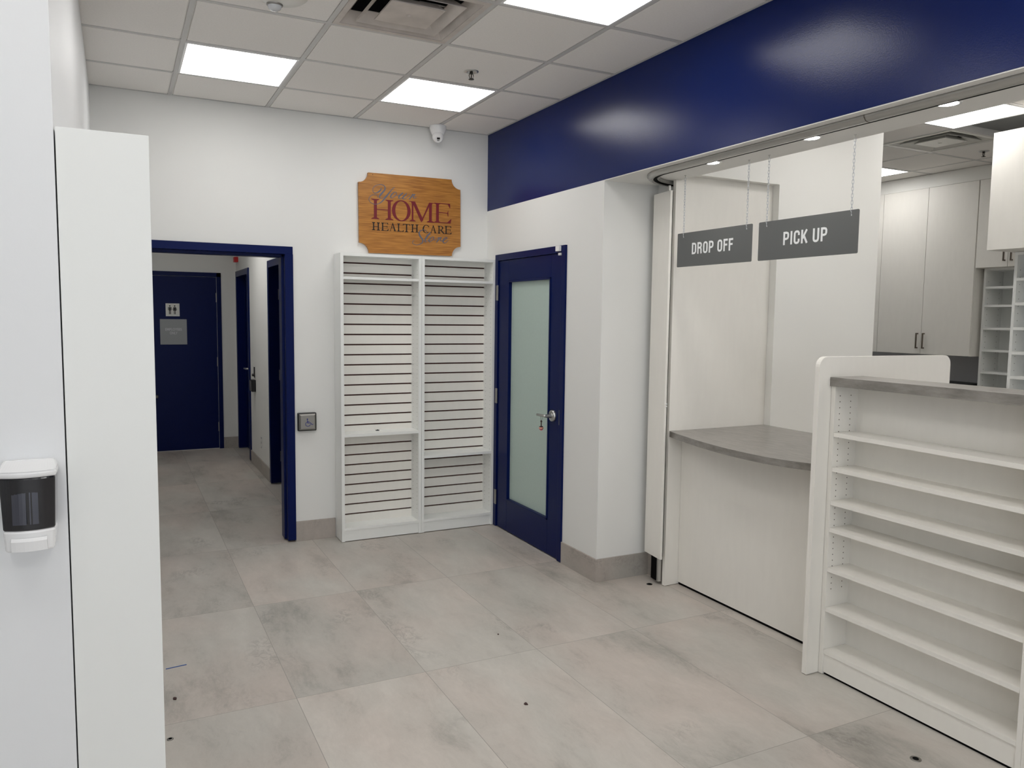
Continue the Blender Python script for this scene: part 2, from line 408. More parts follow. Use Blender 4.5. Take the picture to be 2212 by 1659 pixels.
# right wall: navy above the line, white below, with the glazed door opening
BY = -1.66
DY0, DY1, DZ = -.183, -1.239, 2.116
struct('wall_right', MB().box(0, .12, DY0, 0, 0, SZ).box(0, .12, BY, DY1, 0, SZ).box(0, .12, DY1, DY0, DZ, SZ).box(.12, .42, BY, BY+.10, 0, SZ), M_wall)
struct('wall_right_bulkhead', MB().box(0, .375, YF, 0, SZ, CZ), M_wblue)
struct('bulkhead_soffit', MB().box(.0, .375, YF, BY, SZ-.004, SZ+.001), M_wall)  # soffit under the navy bulkhead
struct('wall_right_rear', MB().box(.3755, .3775, YF, -1.97, SZ+.002, CZ), M_wall)
struct('wall_right_pocket', MB().box(.40, .50, -1.875, BY+.10, 0, SZ), M_wall)
# wall between counter and pharmacy
struct('wall_pharmacy', MB().box(1.11, 2.04, -1.96, -1.84, 0, CZ), M_lw)
struct('wall_pharmacy_header', MB().box(.378, 1.11, -1.96, -1.84, 2.492, CZ), M_lw)
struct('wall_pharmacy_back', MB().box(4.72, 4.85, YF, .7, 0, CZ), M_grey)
struct('wall_pharmacy_end', MB().box(.5, 4.85, .58, .70, 0, CZ), M_wall)
struct('wall_pharmacy_front', MB().box(0, 4.85, YF, YF+.1, 0, CZ), M_wall)
# shop-front wall behind the camera with a wide opening onto the street
struct('wall_front', MB().box(-6.2, 0, YF, YF+.1, 2.75, CZ).box(-6.2, -5.2, YF, YF+.1, 0, 2.75).box(-.3, 0, YF, YF+.1, 0, 2.75).box(-5.2, -.3, YF, YF+.1, 0, .12), M_wall)

# corridor beyond the opening
CXR, CYB = -1.325, 4.36
D3 = (1.08, 2.06); D4 = (3.36, 4.28)
cw = MB()
for a, b in ((.14, D3[0]), (D3[1], D4[0]), (D4[1], CYB)): cw.box(CXR, CXR+.14, a, b, 0, 2.7)
for a, b in (D3, D4): cw.box(CXR, CXR+.14, a, b, 2.115, 2.7)
struct('wall_corridor_right', cw, M_wall)
struct('wall_corridor_left', MB().box(-2.86, -2.76, .14, CYB, 0, 2.7), M_wall)
struct('wall_corridor_back', MB().box(-2.9, -.9, CYB, CYB+.1, 0, 2.7), M_wall)

# baseboards
BH = .145
struct('baseboard_back', MB().box(OX1+.002, -1.222, -.011, 0, 0, BH).box(-2.742, OX0-.002, -.011, 0, 0, BH), M_base)
struct('baseboard_right', MB().box(-.011, 0, BY-.011, DY1-.003, 0, BH).box(0, .40, BY-.011, BY, 0, BH).box(.389, .40, -1.875, BY-.011, 0, BH), M_base)
struct('baseboard_corridor_right', MB().box(CXR-.011, CXR, D3[1]+.055, D4[0]-.055, 0, BH-.01), M_base)
struct('baseboard_corridor_back', MB().box(-1.50, CXR, CYB-.011, CYB, 0, BH-.01), M_base)
struct('baseboard_left', MB().box(-2.742, -2.731, -3.4, -.011, 0, BH), M_base)

# ------------------------------------------------------------------ doors
d = structe('door_1', (0, (DY0+DY1)/2, 0))
tag(d, 'navy door with a tall frosted glass pane beside the slatwall shelving')
b = MB()
b.box(-.014, .125, DY0, DY0-.048, .004, DZ).box(-.014, .125, DY1, DY1+.048, .004, DZ).box(-.014, .125, DY1+.048, DY0-.048, DZ-.047, DZ)
b.build('door_frame', M_navy, d, bevel=.002)
ly0, ly1, lz = DY0-.051, DY1+.051, DZ-.050
gy0, gy1, gz0, gz1 = -.400, -1.038, .245, 1.915
b = MB().box(-.004, .04, ly0, gy0, .008, lz).box(-.004, .04, gy1, ly1, .008, lz).box(-.004, .04, gy1, gy0, .008, gz0).box(-.004, .04, gy1, gy0, gz1, lz)
lf = b.build('door_leaf', M_navy, d, bevel=.0015)
b = MB()
for a in (0,):
    w = .014
    b.box(-.009, .018, gy0, gy0-w, gz0, gz1).box(-.009, .018, gy1, gy1+w, gz0, gz1).box(-.009, .018, gy1, gy0, gz0, gz0+w).box(-.009, .018, gy1, gy0, gz1-w, gz1)
b.build('glazing_bead', M_navy, lf, bevel=.002)
tag(MB().box(.016, .022, gy1+.01, gy0-.01, gz0+.01, gz1-.01).build('glass_pane', M_frost, d), 'frosted green-tinted glass')
for z in (1.826, 1.033, .237):
    MB().lathe((-.012, DY0-.046, z), [(.007, -.058), (.007, .058)], n=10).box(-.0155, -.004, DY0-.020, DY0-.046, z-.057, z+.057).build('hinge', M_steel, d)
h = MB().lathe((-.004, -1.098, .98), [(.041, 0), (.041, -.010), (.036, -.016)], axis='x', n=32).lathe((-.02, -1.098, .98), [(.017, 0), (.013, -.02), (.011, -.045)], axis='x', n=16)
h.tube([(-.062, -1.098, .98), (-.066, -1.085, .98), (-.066, -1.06, .980), (-.066, -.985, .978)], [.010, .0105, .0095, .008], n=10)
tag(h.build('lever_handle', M_chrome, d, bevel=0), 'chrome lever on a round rose')
MB().box(-.0165, -.014, -1.195, -1.20, .93, 1.03).box(-.017, -.0165, -1.197, -1.199, .95, 1.01).build('strike_plate', M_steel, d)
# alarm contact, stuck to frame and leaf
t = thing('door_contact', 'small white two-piece alarm contact on top corner of frosted glass door', 'sensor', (-.02, -1.15, 2.05))
MB().box(-.034, -.0145, -1.142, -1.188, 2.078, 2.112).build('contact_body', M_plas, t, bevel=.002)
MB().box(-.018, -.0045, -1.152, -1.180, 2.052, 2.068).build('contact_magnet', M_plas, t, bevel=.001)
# key ring hanging from the lever
t = thing('key_fob', 'brown and pink key fob hanging from the chrome lever of the glass door', 'keychain', (-.066, -1.045, .89))
cxk, cyk = -.066, -1.045
MB().tube([(cxk, cyk+.012*math.cos(a), .961+.017*math.sin(a)) for a in [2*PI*i/16 for i in range(16)]], .0011, n=6, closed=True).build('split_ring', M_steel, t)
MB().box(cxk-.003, cxk+.003, cyk-.010, cyk+.010, .934, .941).box(cxk-.002, cxk+.002, cyk-.005, cyk+.005, .905, .936).tube([(cxk, cyk, .946), (cxk, cyk, .94)], .004).build('strap', M_brown, t, bevel=.001)
ck = MB().lathe((cxk, cyk, .888), [(.002, .020), (.010, .016), (.0145, .010)], n=20, mi=1).lathe((cxk, cyk, .888), [(.0145, .010), (.016, .006), (.0155, .001)], n=20, mi=2).lathe((cxk, cyk, .888), [(.0155, .001), (.014, -.003)], n=20, mi=1).lathe((cxk, cyk, .888), [(.012, -.003), (.009, -.010), (.002, -.013)], n=20)
ck.build('charm', [M_pink, M_brown, mat('peach_band', srgb(240, 170, 150), .4)], t)

# restroom door at the corridor end
d = structe('door_2', (-1.93, CYB, 0)); tag(d, 'navy door with restroom sign at the far end of the corridor')
fx0, fx1 = -2.40, -1.50
MB().box(fx1-.05, fx1, CYB-.014, CYB+.02, 0, 2.125).box(fx0, fx0+.05, CYB-.014, CYB+.02, 0, 2.125).box(fx0, fx1, CYB-.014, CYB+.02, 2.075, 2.125).build('door_frame', M_navy, d, bevel=.002)
MB().box(fx0+.053, fx1-.053, CYB-.004, CYB+.02, .008, 2.072).build('door_leaf', M_navy, d)
for z in (1.83, 1.06, .27): MB().box(fx1-.061, fx1-.050, CYB-.018, CYB-.003, z-.055, z+.055).build('hinge', M_steel, d)
MB().lathe((-2.235, CYB-.004, .66), [(.02, 0), (.02, -.008), (.012, -.012), (.012, -.04), (.017, -.045), (.017, -.06), (.003, -.066)], axis='y', n=14).build('door_stop', M_steel, d)
# doors in the corridor's right side wall
for nm, (a, b_), lev in (('door_3', D4, True), ('door_4', D3, False)):
    d = structe(nm, (CXR, (a+b_)/2, 0)); tag(d, 'far navy door in the corridor side wall, with a lever' if lev else 'near navy door in the corridor side wall')
    m = MB()
    for y0, y1 in ((a, a+.035), (b_-.035, b_)): m.box(CXR-.014, CXR+.145, y0, y1, .01, 2.115)
    m.box(CXR-.014, CXR+.145, a+.035, b_-.035, 2.08, 2.115)
    m.box(CXR-.014, CXR+.002, a-.05, a+.001, .01, 2.145).box(CXR-.014, CXR+.002, b_-.001, b_+.03, .01, 2.145).box(CXR-.014, CXR+.002, a, b_, 2.113, 2.145)
    m.build('door_frame', M_navy, d, bevel=.002)
    MB().box(CXR+.085, CXR+.125, a+.036, b_-.036, .012, 2.078).build('door_leaf', M_navy, d)
    if lev:
        MB().lathe((CXR+.085, a+.50, 1.0), [(.026, 0), (.026, -.01), (.011, -.014), (.011, -.06)], axis='x', n=18).tube([(CXR+.03, a+.50, 1.0), (CXR+.026, a+.52, 1.0), (CXR+.026, a+.63, .998)], .009).build('lever_handle', M_chrome, d)
    else:
        for z in (1.83, 1.06, .27): MB().box(CXR+.075, CXR+.09, b_-.045, b_-.033, z-.05, z+.05).build('hinge', M_steel, d)

# ------------------------------------------------------------------ ceiling lights
def troffer(x0, y0, lens, label, group):
    t = thing('ceiling_light', label, 'ceiling light', (x0+G/2, y0+G/2, CZ-.004), group)
    a, b_, c, e = x0+.012, x0+G-.012, y0+.012, y0+G-.012; w = .012
    MB().box(a, b_, c, c+w, CZ-.003, CZ+.012).box(a, b_, e-w, e, CZ-.003, CZ+.012).box(a, a+w, c+w, e-w, CZ-.003, CZ+.012).box(b_-w, b_, c+w, e-w, CZ-.003, CZ+.012).build('frame', M_plas, t)
    MB().box(a+w, b_-w, c+w, e-w, CZ-.002, CZ+.006).build('diffuser', lens, t)
    return t
g1 = 'square lit panels in the main room ceiling'
T = troffer(X1, GY0-G, M_lens, 'bright square ceiling panel above the corridor opening, leftmost lit panel', g1)
dup(T, (2*G, 0, 0), 'bright square ceiling panel in front of the wooden sign', g1)
dup(T, (2*G, -3*G, 0), 'bright square ceiling panel at the top edge, nearest to the navy bulkhead', g1)
for k, (i, j) in enumerate([(0, -3), (0, -6), (2, -6), (0, -9), (2, -9), (-2, -6), (-2, -9)]):
    dup(T, (i*G, j*G, 0), 'square lit ceiling panel behind the camera', g1)
g2 = 'lit panels in the pharmacy ceiling'
T2 = troffer(PX-2*G, PY-2*G, M_lensp, 'lit pharmacy ceiling panel just behind the soffit downlights', g2)
dup(T2, (2*G, 3*G, 0), 'small visible corner of a lit pharmacy panel above the tall cabinets', g2)
for i, j in ((0, -3), (0, -6), (2, -3), (2, -6), (-2, -1), (-2, -4)):  # unseen panels; those nearest the bulkhead are added to brighten the pharmacy
    dup(T2, (i*G, j*G, 0), 'unseen lit pharmacy ceiling panel adding light', g2)
t = thing('ceiling_light', 'added square corridor ceiling panel, unseen above the opening', 'ceiling light', (-2.05, 2.4, 2.69))  # unseen panel added to light the corridor
MB().box(-2.36, -1.74, 2.1, 2.7, 2.692, 2.70).build('frame', M_plas, t); MB().box(-2.33, -1.77, 2.13, 2.67, 2.69, 2.693).build('diffuser', mat('corridor_lens', (1, 1, 1, 1), emit=PANEL*1.5, ecol=(1, .98, .95, 1)), t)

# recessed downlights in the soffit
t = thing('downlight', 'small round downlight in the soffit, above the DROP OFF sign', 'downlight', (.178, -2.404, SZ), 'round downlights along the soffit')
MB().lathe((.178, -2.404, SZ-.004), [(.036, -.003), (.046, -.004), (.050, 0), (.050, .002)], n=32).build('trim_ring', M_plas, t)
MB().lathe((.178, -2.404, SZ-.007), [(.0005, -.003), (.025, -.003), (.037, 0), (.037, .003)], n=32).build('lens', M_down, t)
dup(t, (0, -.654, 0), 'small round downlight in the soffit, above the PICK UP sign')
dup(t, (0, -1.304, 0), 'small round downlight in the soffit, nearest to the right edge')
dup(t, (0, -1.954, 0), 'small round downlight in the soffit, out of view')

# ------------------------------------------------------------------ air diffusers
def louvre(x0, y0, label, m1, m2):
    t = thing('air_diffuser', label, 'air vent', (x0+G/2, y0+G/2, CZ-.002)); cx, cy_ = x0+G/2, y0+G/2
    def ring(mb, r0, z0, r1, z1, th=.003):
        for k in range(4):
            a = PI/4+k*PI/2; b_ = a+PI/2; q = math.sqrt(2)
            P = [(cx+r0*q*math.cos(a), cy_+r0*q*math.sin(a), z0), (cx+r0*q*math.cos(b_), cy_+r0*q*math.sin(b_), z0),
                 (cx+r1*q*math.cos(b_), cy_+r1*q*math.sin(b_), z1), (cx+r1*q*math.cos(a), cy_+r1*q*math.sin(a), z1)]
            mb.add(P+[(p[0], p[1], p[2]+th) for p in P], [(0, 1, 2, 3), (7, 6, 5, 4), (0, 4, 5, 1), (1, 5, 6, 2), (2, 6, 7, 3), (3, 7, 4, 0)])
    H = G/2-.013
    mb = MB()
    for s in (-1, 1):
        mb.box(cx-H, cx+H, cy_+s*H, cy_+s*(H-.028), CZ-.003, CZ+.006); mb.box(cx+s*H, cx+s*(H-.028), cy_-H+.028, cy_+H-.028, CZ-.003, CZ+.006)
    ring(mb, H-.026, CZ-.002, H-.070, CZ+.050); mb.build('outer_frame', m1, t)
    mb = MB(); ring(mb, H-.088, CZ-.006, H-.136, CZ+.036); mb.build('louvre_cone', m1, t)
    mb = MB(); ring(mb, H-.160, CZ-.008, H-.19, CZ+.020); mb.build('louvre_cone', m1, t)
    MB().box(cx-H+.163, cx+H-.163, cy_-H+.163, cy_+H-.163, CZ-.009, CZ-.006).lathe((cx, cy_, CZ-.010), [(.0005, -.004), (.012, -.003), (.014, 0)], n=16).build('centre_plate', m1, t)
    mb = MB()
    for s in (-1, 1): mb.box(cx-.004, cx+.004, cy_+s*.05, cy_+s*(H-.09), CZ+.062, CZ+.066); mb.box(cx+s*.05, cx+s*(H-.09), cy_-.004, cy_+.004, CZ+.062, CZ+.066)
    mb.build('support_bar', M_grid, t)
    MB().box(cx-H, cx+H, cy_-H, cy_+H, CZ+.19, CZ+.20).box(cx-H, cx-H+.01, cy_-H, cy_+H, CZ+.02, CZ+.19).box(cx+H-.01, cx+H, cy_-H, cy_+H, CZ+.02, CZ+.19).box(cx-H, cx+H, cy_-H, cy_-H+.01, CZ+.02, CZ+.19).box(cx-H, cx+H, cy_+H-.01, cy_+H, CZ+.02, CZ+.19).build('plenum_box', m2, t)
    return t
louvre(X2, GY0-3*G, 'dusty square four-way air diffuser in the main ceiling', M_dirtyw, M_dark)
louvre(PX-G, PY-G, 'clean square air diffuser in the pharmacy ceiling', M_plasd, M_dark)

# sprinklers
def sprinkler(x, y, label):
    t = thing('sprinkler', label, 'sprinkler', (x, y, CZ), 'ceiling sprinkler heads')
    MB().lathe((x, y, CZ+.001), [(.042, 0), (.042, -.003), (.030, -.008), (.018, -.003)], n=28).build('escutcheon', M_chrome, t)
    m = MB().lathe((x, y, CZ), [(.010, -.002), (.010, -.014)], n=12)
    for s in (-1, 1): m.tube([(x+s*.009, y, CZ-.012), (x+s*.014, y, CZ-.024), (x+s*.010, y, CZ-.036), (x+s*.003, y, CZ-.043)], .0022, n=6)
    m.tube([(x, y, CZ-.014), (x, y, CZ-.042)], .003, n=6); m.build('frame_arms', M_dsteel, t)
    MB().lathe((x, y, CZ-.044), [(.0005, .001), (.016, .001), (.016, -.001), (.0005, -.001)], n=18).build('deflector', M_dsteel, t)
sprinkler(-.76, -1.40, 'sprinkler head in the main ceiling between the lit panel and the navy wall')
sprinkler(3.80, -1.53, 'sprinkler head in the pharmacy ceiling by the overhead cabinet')

# round fixture at the top edge
t = thing('ceiling_detector', 'round white detector with a small clear dome at the top edge', 'detector', (-1.94, -2.00, CZ))
MB().lathe((-1.94, -2.00, CZ), [(.115, .001), (.115, -.010), (.10, -.022), (.03, -.026), (.0005, -.026)], n=40).build('base_plate', M_plasd, t)
dz = MB().lathe((-1.955, -1.925, CZ-.022), [(.036, 0), (.036, -.006), (.031, -.009)], n=28); dz.build('dome_rim', M_steel, t)
MB().lathe((-1.955, -1.925, CZ-.030), [(.031, 0), (.027, -.012), (.016, -.021), (.0005, -.024)], n=28).build('lens_dome', M_glassd, t)

# turret camera
cx, cyy = -.452, -.085
t = thing('security_camera', 'white turret security camera at ceiling above the wooden sign', 'security camera', (cx, cyy, 2.95))
MB().lathe((cx, cyy, CZ), [(.062, 0), (.062, -.022), (.056, -.040), (.046, -.062), (.036, -.075), (.0005, -.078)], n=32).build('base', M_plas, t)
dirv = Vector((-.18, -.72, -.62)).normalized(); ctr = Vector((cx-.005, cyy-.015, 2.972))
m = MB(); R = .043; q = dirv.to_track_quat('Z', 'Y').to_matrix()
def ball(mb, lo, hi, r, n=24, k=10, mi=0):
    vs = []; fs = []
    for i in range(k+1):
        a = lo+(hi-lo)*i/k
        for j in range(n):
            b_ = 2*PI*j/n; vs.append(ctr+q @ Vector((r*math.sin(a)*math.cos(b_), r*math.sin(a)*math.sin(b_), r*math.cos(a))))
    for i in range(k):
        for j in range(n): fs.append((i*n+j, i*n+(j+1) % n, (i+1)*n+(j+1) % n, (i+1)*n+j))
    mb.add(vs, fs, mi, True)
ball(m, .62, PI, R); m.build('camera_ball', M_plas, t)
m = MB(); m.add([ctr+q @ Vector((R*.60*math.cos(2*PI*i/28), R*.60*math.sin(2*PI*i/28), R*.815)) for i in range(28)], [tuple(range(28))]); fc = m.build('face_plate', M_plas, t)
ey = Vector((0, 0, 1)); ey = (ey-dirv*ey.dot(dirv)).normalized(); ex = ey.cross(dirv)
def facebox(mb, u0, u1, v0, v1, w0=.0, w1=.0015):
    o = ctr+dirv*(R*.815); vs = [o+ex*u+ey*v+dirv*w for w in (w0, w1) for u, v in ((u0, v0), (u1, v0), (u1, v1), (u0, v1))]
    mb.add(vs, [(0, 1, 2, 3), (4, 5, 6, 7), (0, 1, 5, 4), (1, 2, 6, 5), (2, 3, 7, 6), (3, 0, 4, 7)])
m = MB(); facebox(m, -.011, .011, -.002, .013); facebox(m, -.008, -.001, -.014, -.008); facebox(m, .001, .008, -.014, -.008); m.build('camera_lens', M_black, fc)

# ------------------------------------------------------------------ slatwall shelving pair
def slat_unit(x0, x1, shelf_z, label):
    yF = -.180; H = 2.080; st = .022
    t = thing('slatwall_shelf', label, 'shelving unit', ((x0+x1)/2, -.09, 0), 'pair of slatwall shelving units')
    for xa in (x0, x1-st):
        inner = xa+st if xa == x0 else xa
        m = MB().box(xa, xa+st, yF, -.002, .004, H)
        for k in range(58):
            z = .155+k*.032
            for y in (-.145, -.060): m.lathe((inner, y, z), [(.0024, -.0004), (.0024, .0004)], axis='x', n=6, mi=1)
        m.build('side_panel', [M_lam2, M_seam], t)
    a, b_ = x0+st, x1-st
    MB().box(a, b_, yF, -.002, H-.020, H).build('top_panel', M_lam2, t)
    # slat back: raised bands over a dark red-brown core
    m = MB().box(a, b_, -.012, -.003, .10, H-.02, 1)
    gz = [.166+.0742*k for k in range(26)]; edges = [.10]+gz+[H-.018]
    for i in range(len(edges)-1):
        z0 = edges[i]+(.0054 if i else 0); z1 = edges[i+1]-(.0054 if i < len(edges)-2 else 0)
        if z1 > z0: m.box(a, b_, -.026, -.010, z0, z1, 0)
    m.build('slat_back', [M_lam, M_slatdark], t)
    MB().box(a, b_, yF+.002, -.012, 1.896, 1.914).build('shelf', M_lam2, t)
    MB().box(a, b_, yF+.002, -.012, shelf_z-.020, shelf_z).build('shelf', M_lam2, t)
    MB().box(a, b_, yF+.001, -.012, .084, .102).build('shelf', M_lam2, t)
    MB().box(a, b_, yF+.008, yF+.022, .006, .083).build('toe_kick', M_lam2, t)
    return t
slat_unit(-1.217, -.612, .788, 'left white slatwall shelving unit, its middle shelf set higher')
slat_unit(-.610, -.008, .592, 'right white slatwall shelving unit, next to the blue glazed door')
tag(MB().box(-.93, -.905, -.075, -.06, .788, .7935).lathe((-.917, -.068, .793), [(.006, 0), (.003, .004)], n=10).build('shelf_clip', M_black), 'tiny black clip lying on the middle shelf of the left slatwall unit', 'clip')

# ------------------------------------------------------------------ wooden sign
t = thing('wooden_sign', 'oak plaque with scalloped corners reading Your HOME HEALTH CARE Store', 'sign', (-.64, -.02, 2.11))
ang = math.radians(.55); sxc, szc = -.638, 2.390
def rot(x, z): dx, dz_ = x-sxc, z-szc; return (sxc+dx*math.cos(ang)-dz_*math.sin(ang), szc+dx*math.sin(ang)+dz_*math.cos(ang))
x0, x1, z0, z1, rr = -1.038, -.240, 2.103, 2.680, .072
pts = []
for cxx, czz, a0 in ((x0, z0, 90), (x1, z0, 180), (x1, z1, 270), (x0, z1, 0)):
    for k in range(9):
        a = math.radians(a0-90*k/8); pts.append(rot(cxx+rr*math.cos(a), czz+rr*math.sin(a)))
# walk order: fix winding per corner
pts = []
for cxx, czz, a0, a1 in ((x0, z0, 90, 0), (x1, z0, 180, 90), (x1, z1, 270, 180), (x0, z1, 360, 270)):
    for k in range(9):
        a = math.radians(a0+(a1-a0)*k/8); pts.append(rot(cxx+rr*math.cos(a), czz+rr*math.sin(a)))
MB().prism(pts, 'y', -.026, -.004).build('plaque', M_wood, t, bevel=.002)
YA, YB = -.0262, -.0278
def serif(mb, ch, x0, x1, z0, z1, T, th, sf):
    """roman capital drawn as stems, hairlines and bracketed serifs"""
    H = z1-z0; y0, y1 = YA, YB; cnt = [0]
    def q(*p):
        cnt[0] += 1; mb.prism(list(p), 'y', y0, y1-cnt[0]*1.2e-5)
    def stem(xa, xb, sl, sr, za=z0, zb=z1, top=True, bot=True):
        q((xa, za), (xb, za), (xb, zb), (xa, zb)); br = th*1.6
        if bot: q((xa-sl, za), (xb+sr, za), (xb+sr, za+th), (xb, za+th+br), (xa, za+th+br), (xa-sl, za+th))
        if top: q((xa-sl, zb), (xb+sr, zb), (xb+sr, zb-th), (xb, zb-th-br), (xa, zb-th-br), (xa-sl, zb-th))
    def arc(cx_, cz_, rx, rz, a0, a1, wv, wh, n=28):
        P = [(math.radians(a0+(a1-a0)*i/n)) for i in range(n+1)]; out = [(cx_+rx*math.cos(a), cz_+rz*math.sin(a)) for a in P]; inn = [(cx_+(rx-wv)*math.cos(a+.06), cz_+(rz-wh)*math.sin(a+.06)) for a in P]
        for i in range(n): q(out[i], out[i+1], inn[i+1], inn[i])
    W_ = x1-x0
    if ch == 'H':
        a = x0+sf; b_ = x1-sf-T; stem(a, a+T, sf, sf*.9); stem(b_, b_+T, sf*.9, sf); q((a+T, z0+H*.47), (b_, z0+H*.47), (b_, z0+H*.47+th*1.3), (a+T, z0+H*.47+th*1.3))
    elif ch == 'O': arc((x0+x1)/2, (z0+z1)/2, W_/2, H/2, 0, 360, T*1.15, th*1.5, 48)
    elif ch == 'C':
        arc(x0+W_*.56, (z0+z1)/2, W_*.56, H/2, 48, 312, T*1.1, th*1.2, 36); q((x1-W_*.1, z1-H*.10), (x1, z1-H*.06), (x1, z1-H*.27), (x1-W_*.04, z1-H*.27))
    elif ch == 'E':
        a = x0+sf*.8; stem(a, a+T, sf*.8, sf*.8); r = x1-W_*.08
        q((a, z1-th*1.2), (r, z1-th*1.2), (r, z1), (a, z1)); q((r-W_*.16, z1), (r, z1), (r+.01*W_, z1-H*.22), (r-W_*.02, z1-H*.22))
        zm = z0+H*.5; q((a, zm), (r-W_*.13, zm), (r-W_*.13, zm+th*1.2), (a, zm+th*1.2)); q((r-W_*.17, zm+th*.6), (r-W_*.10, zm+H*.17), (r-W_*.10, zm-H*.15), (r-W_*.12, zm-H*.15))
        q((a, z0), (x1-W_*.05, z0), (x1-W_*.05, z0+th*1.2), (a, z0+th*1.2)); q((x1-W_*.25, z0+th), (x1-W_*.05, z0), (x1, z0+H*.22), (x1-W_*.04, z0+H*.22))
    elif ch == 'L':
        a = x0+sf*.8; stem(a, a+T, sf*.8, sf*.8); q((a, z0), (x1-W_*.05, z0), (x1-W_*.05, z0+th*1.2), (a, z0+th*1.2)); q((x1-W_*.25, z0+th), (x1-W_*.05, z0), (x1, z0+H*.22), (x1-W_*.04, z0+H*.22))
    elif ch == 'T':
        m_ = (x0+x1)/2; stem(m_-T/2, m_+T/2, sf, sf, top=False); q((x0, z1-th*1.3), (x1, z1-th*1.3), (x1, z1), (x0, z1)); q((x0, z1), (x0+W_*.12, z1), (x0+W_*.02, z1-H*.22), (x0-W_*.01, z1-H*.22)); q((x1-W_*.12, z1), (x1, z1), (x1+W_*.01, z1-H*.22), (x1-W_*.02, z1-H*.22))
    elif ch == 'A':
        m_ = x0+W_*.46; l = x0+sf*.8; r = x1-sf*.8
        q((m_-T*.3, z1), (m_+T*.35, z1), (r, z0), (r-T*1.15, z0)); q((m_-T*.1, z1-th), (l, z0), (l+th*1.2, z0), (m_+T*.3, z1-th*2)); q((l+W_*.18, z0+H*.36), (r-W_*.25, z0+H*.36), (r-W_*.25, z0+H*.36+th), (l+W_*.18, z0+H*.36+th))
        q((x0, z0), (l+sf*1.2, z0), (l+sf*1.2, z0+th*.8), (x0, z0+th*.8)); q((r-T*1.15-sf*.8, z0), (x1, z0), (x1, z0+th*.8), (r-T*1.15-sf*.8, z0+th*.8))
    elif ch == 'R':
        a = x0+sf*.8; stem(a, a+T, sf*.8, sf*.8); bw = W_*.62
        q((a, z1-th), (a+T+bw*.3, z1-th), (a+T+bw*.3, z1), (a, z1)); q((a, z0+H*.47), (a+T+bw*.3, z0+H*.47), (a+T+bw*.3, z0+H*.47+th), (a, z0+H*.47+th))
        arc(a+T+bw*.2, z0+H*.735, bw*.62, H*.265, -90, 90, T*1.05, th)
        q((a+T+bw*.1, z0+H*.5), (a+T+bw*.1+T*1.2, z0+H*.5), (x1, z0), (x1-T*1.3, z0))
    elif ch == 'M':
        a = x0+sf; lt = T*.55; b_ = x1-sf-T; m_ = x0+W_*.49
        stem(a, a+lt, sf*.9, sf*.9, top=False); q((x0, z1-th), (a+T, z1-th), (a+T, z1), (x0, z1)); q((a-sf*.3, z1-th), (a+lt, z1-th), (a+lt, z1-th*4), (a, z1-th*4))
        stem(b_, b_+T, sf*.9, sf, top=False); q((b_, z1-th), (x1, z1-th), (x1, z1), (b_, z1)); q((b_, z1-th), (b_+T+sf*.3, z1-th), (b_+T, z1-th*3), (b_, z1-th*3))
        q((a, z1), (a+T*1.1, z1), (m_+T*.62, z0+H*.1), (m_, z0-H*.01), (m_-T*.2, z0)); q((b_, z1), (b_+th, z1), (b_+th, z1-H*.15), (m_+T*.25, z0+H*.05), (m_, z0+H*.1))
mb = MB()
for ch, a, b_, c, e in (('H', -.946, -.779, 2.492, 2.347), ('O', -.790, -.644, 2.497, 2.343), ('M', -.655, -.456, 2.496, 2.349), ('E', -.457, -.316, 2.499, 2.351)):
    serif(mb, ch, a, b_, e, c, .0225, .0046, .0195)
mb.build('home_lettering', M_red, t)
mb = MB(); wd = []
for ch, a, b_, c, e in (('H', -.942, -.881, 2.323, 2.266), ('E', -.872, -.815, 2.324, 2.266), ('A', -.811, -.754, 2.326, 2.267), ('L', -.749, -.697, 2.325, 2.267), ('T', -.704, -.648, 2.325, 2.266), ('H', -.642, -.582, 2.326, 2.268),
                        ('|', 0, 0, 0, 0), ('C', -.549, -.498, 2.328, 2.267), ('A', -.491, -.434, 2.329, 2.270), ('R', -.428, -.370, 2.329, 2.270), ('E', -.370, -.313, 2.330, 2.271)):
    if ch == '|': mb.build('health_lettering', M_ink, t); mb = MB(); continue
    serif(mb, ch, a, b_, e, c, .0085, .0027, .0085)
mb.build('care_lettering', M_ink, t)
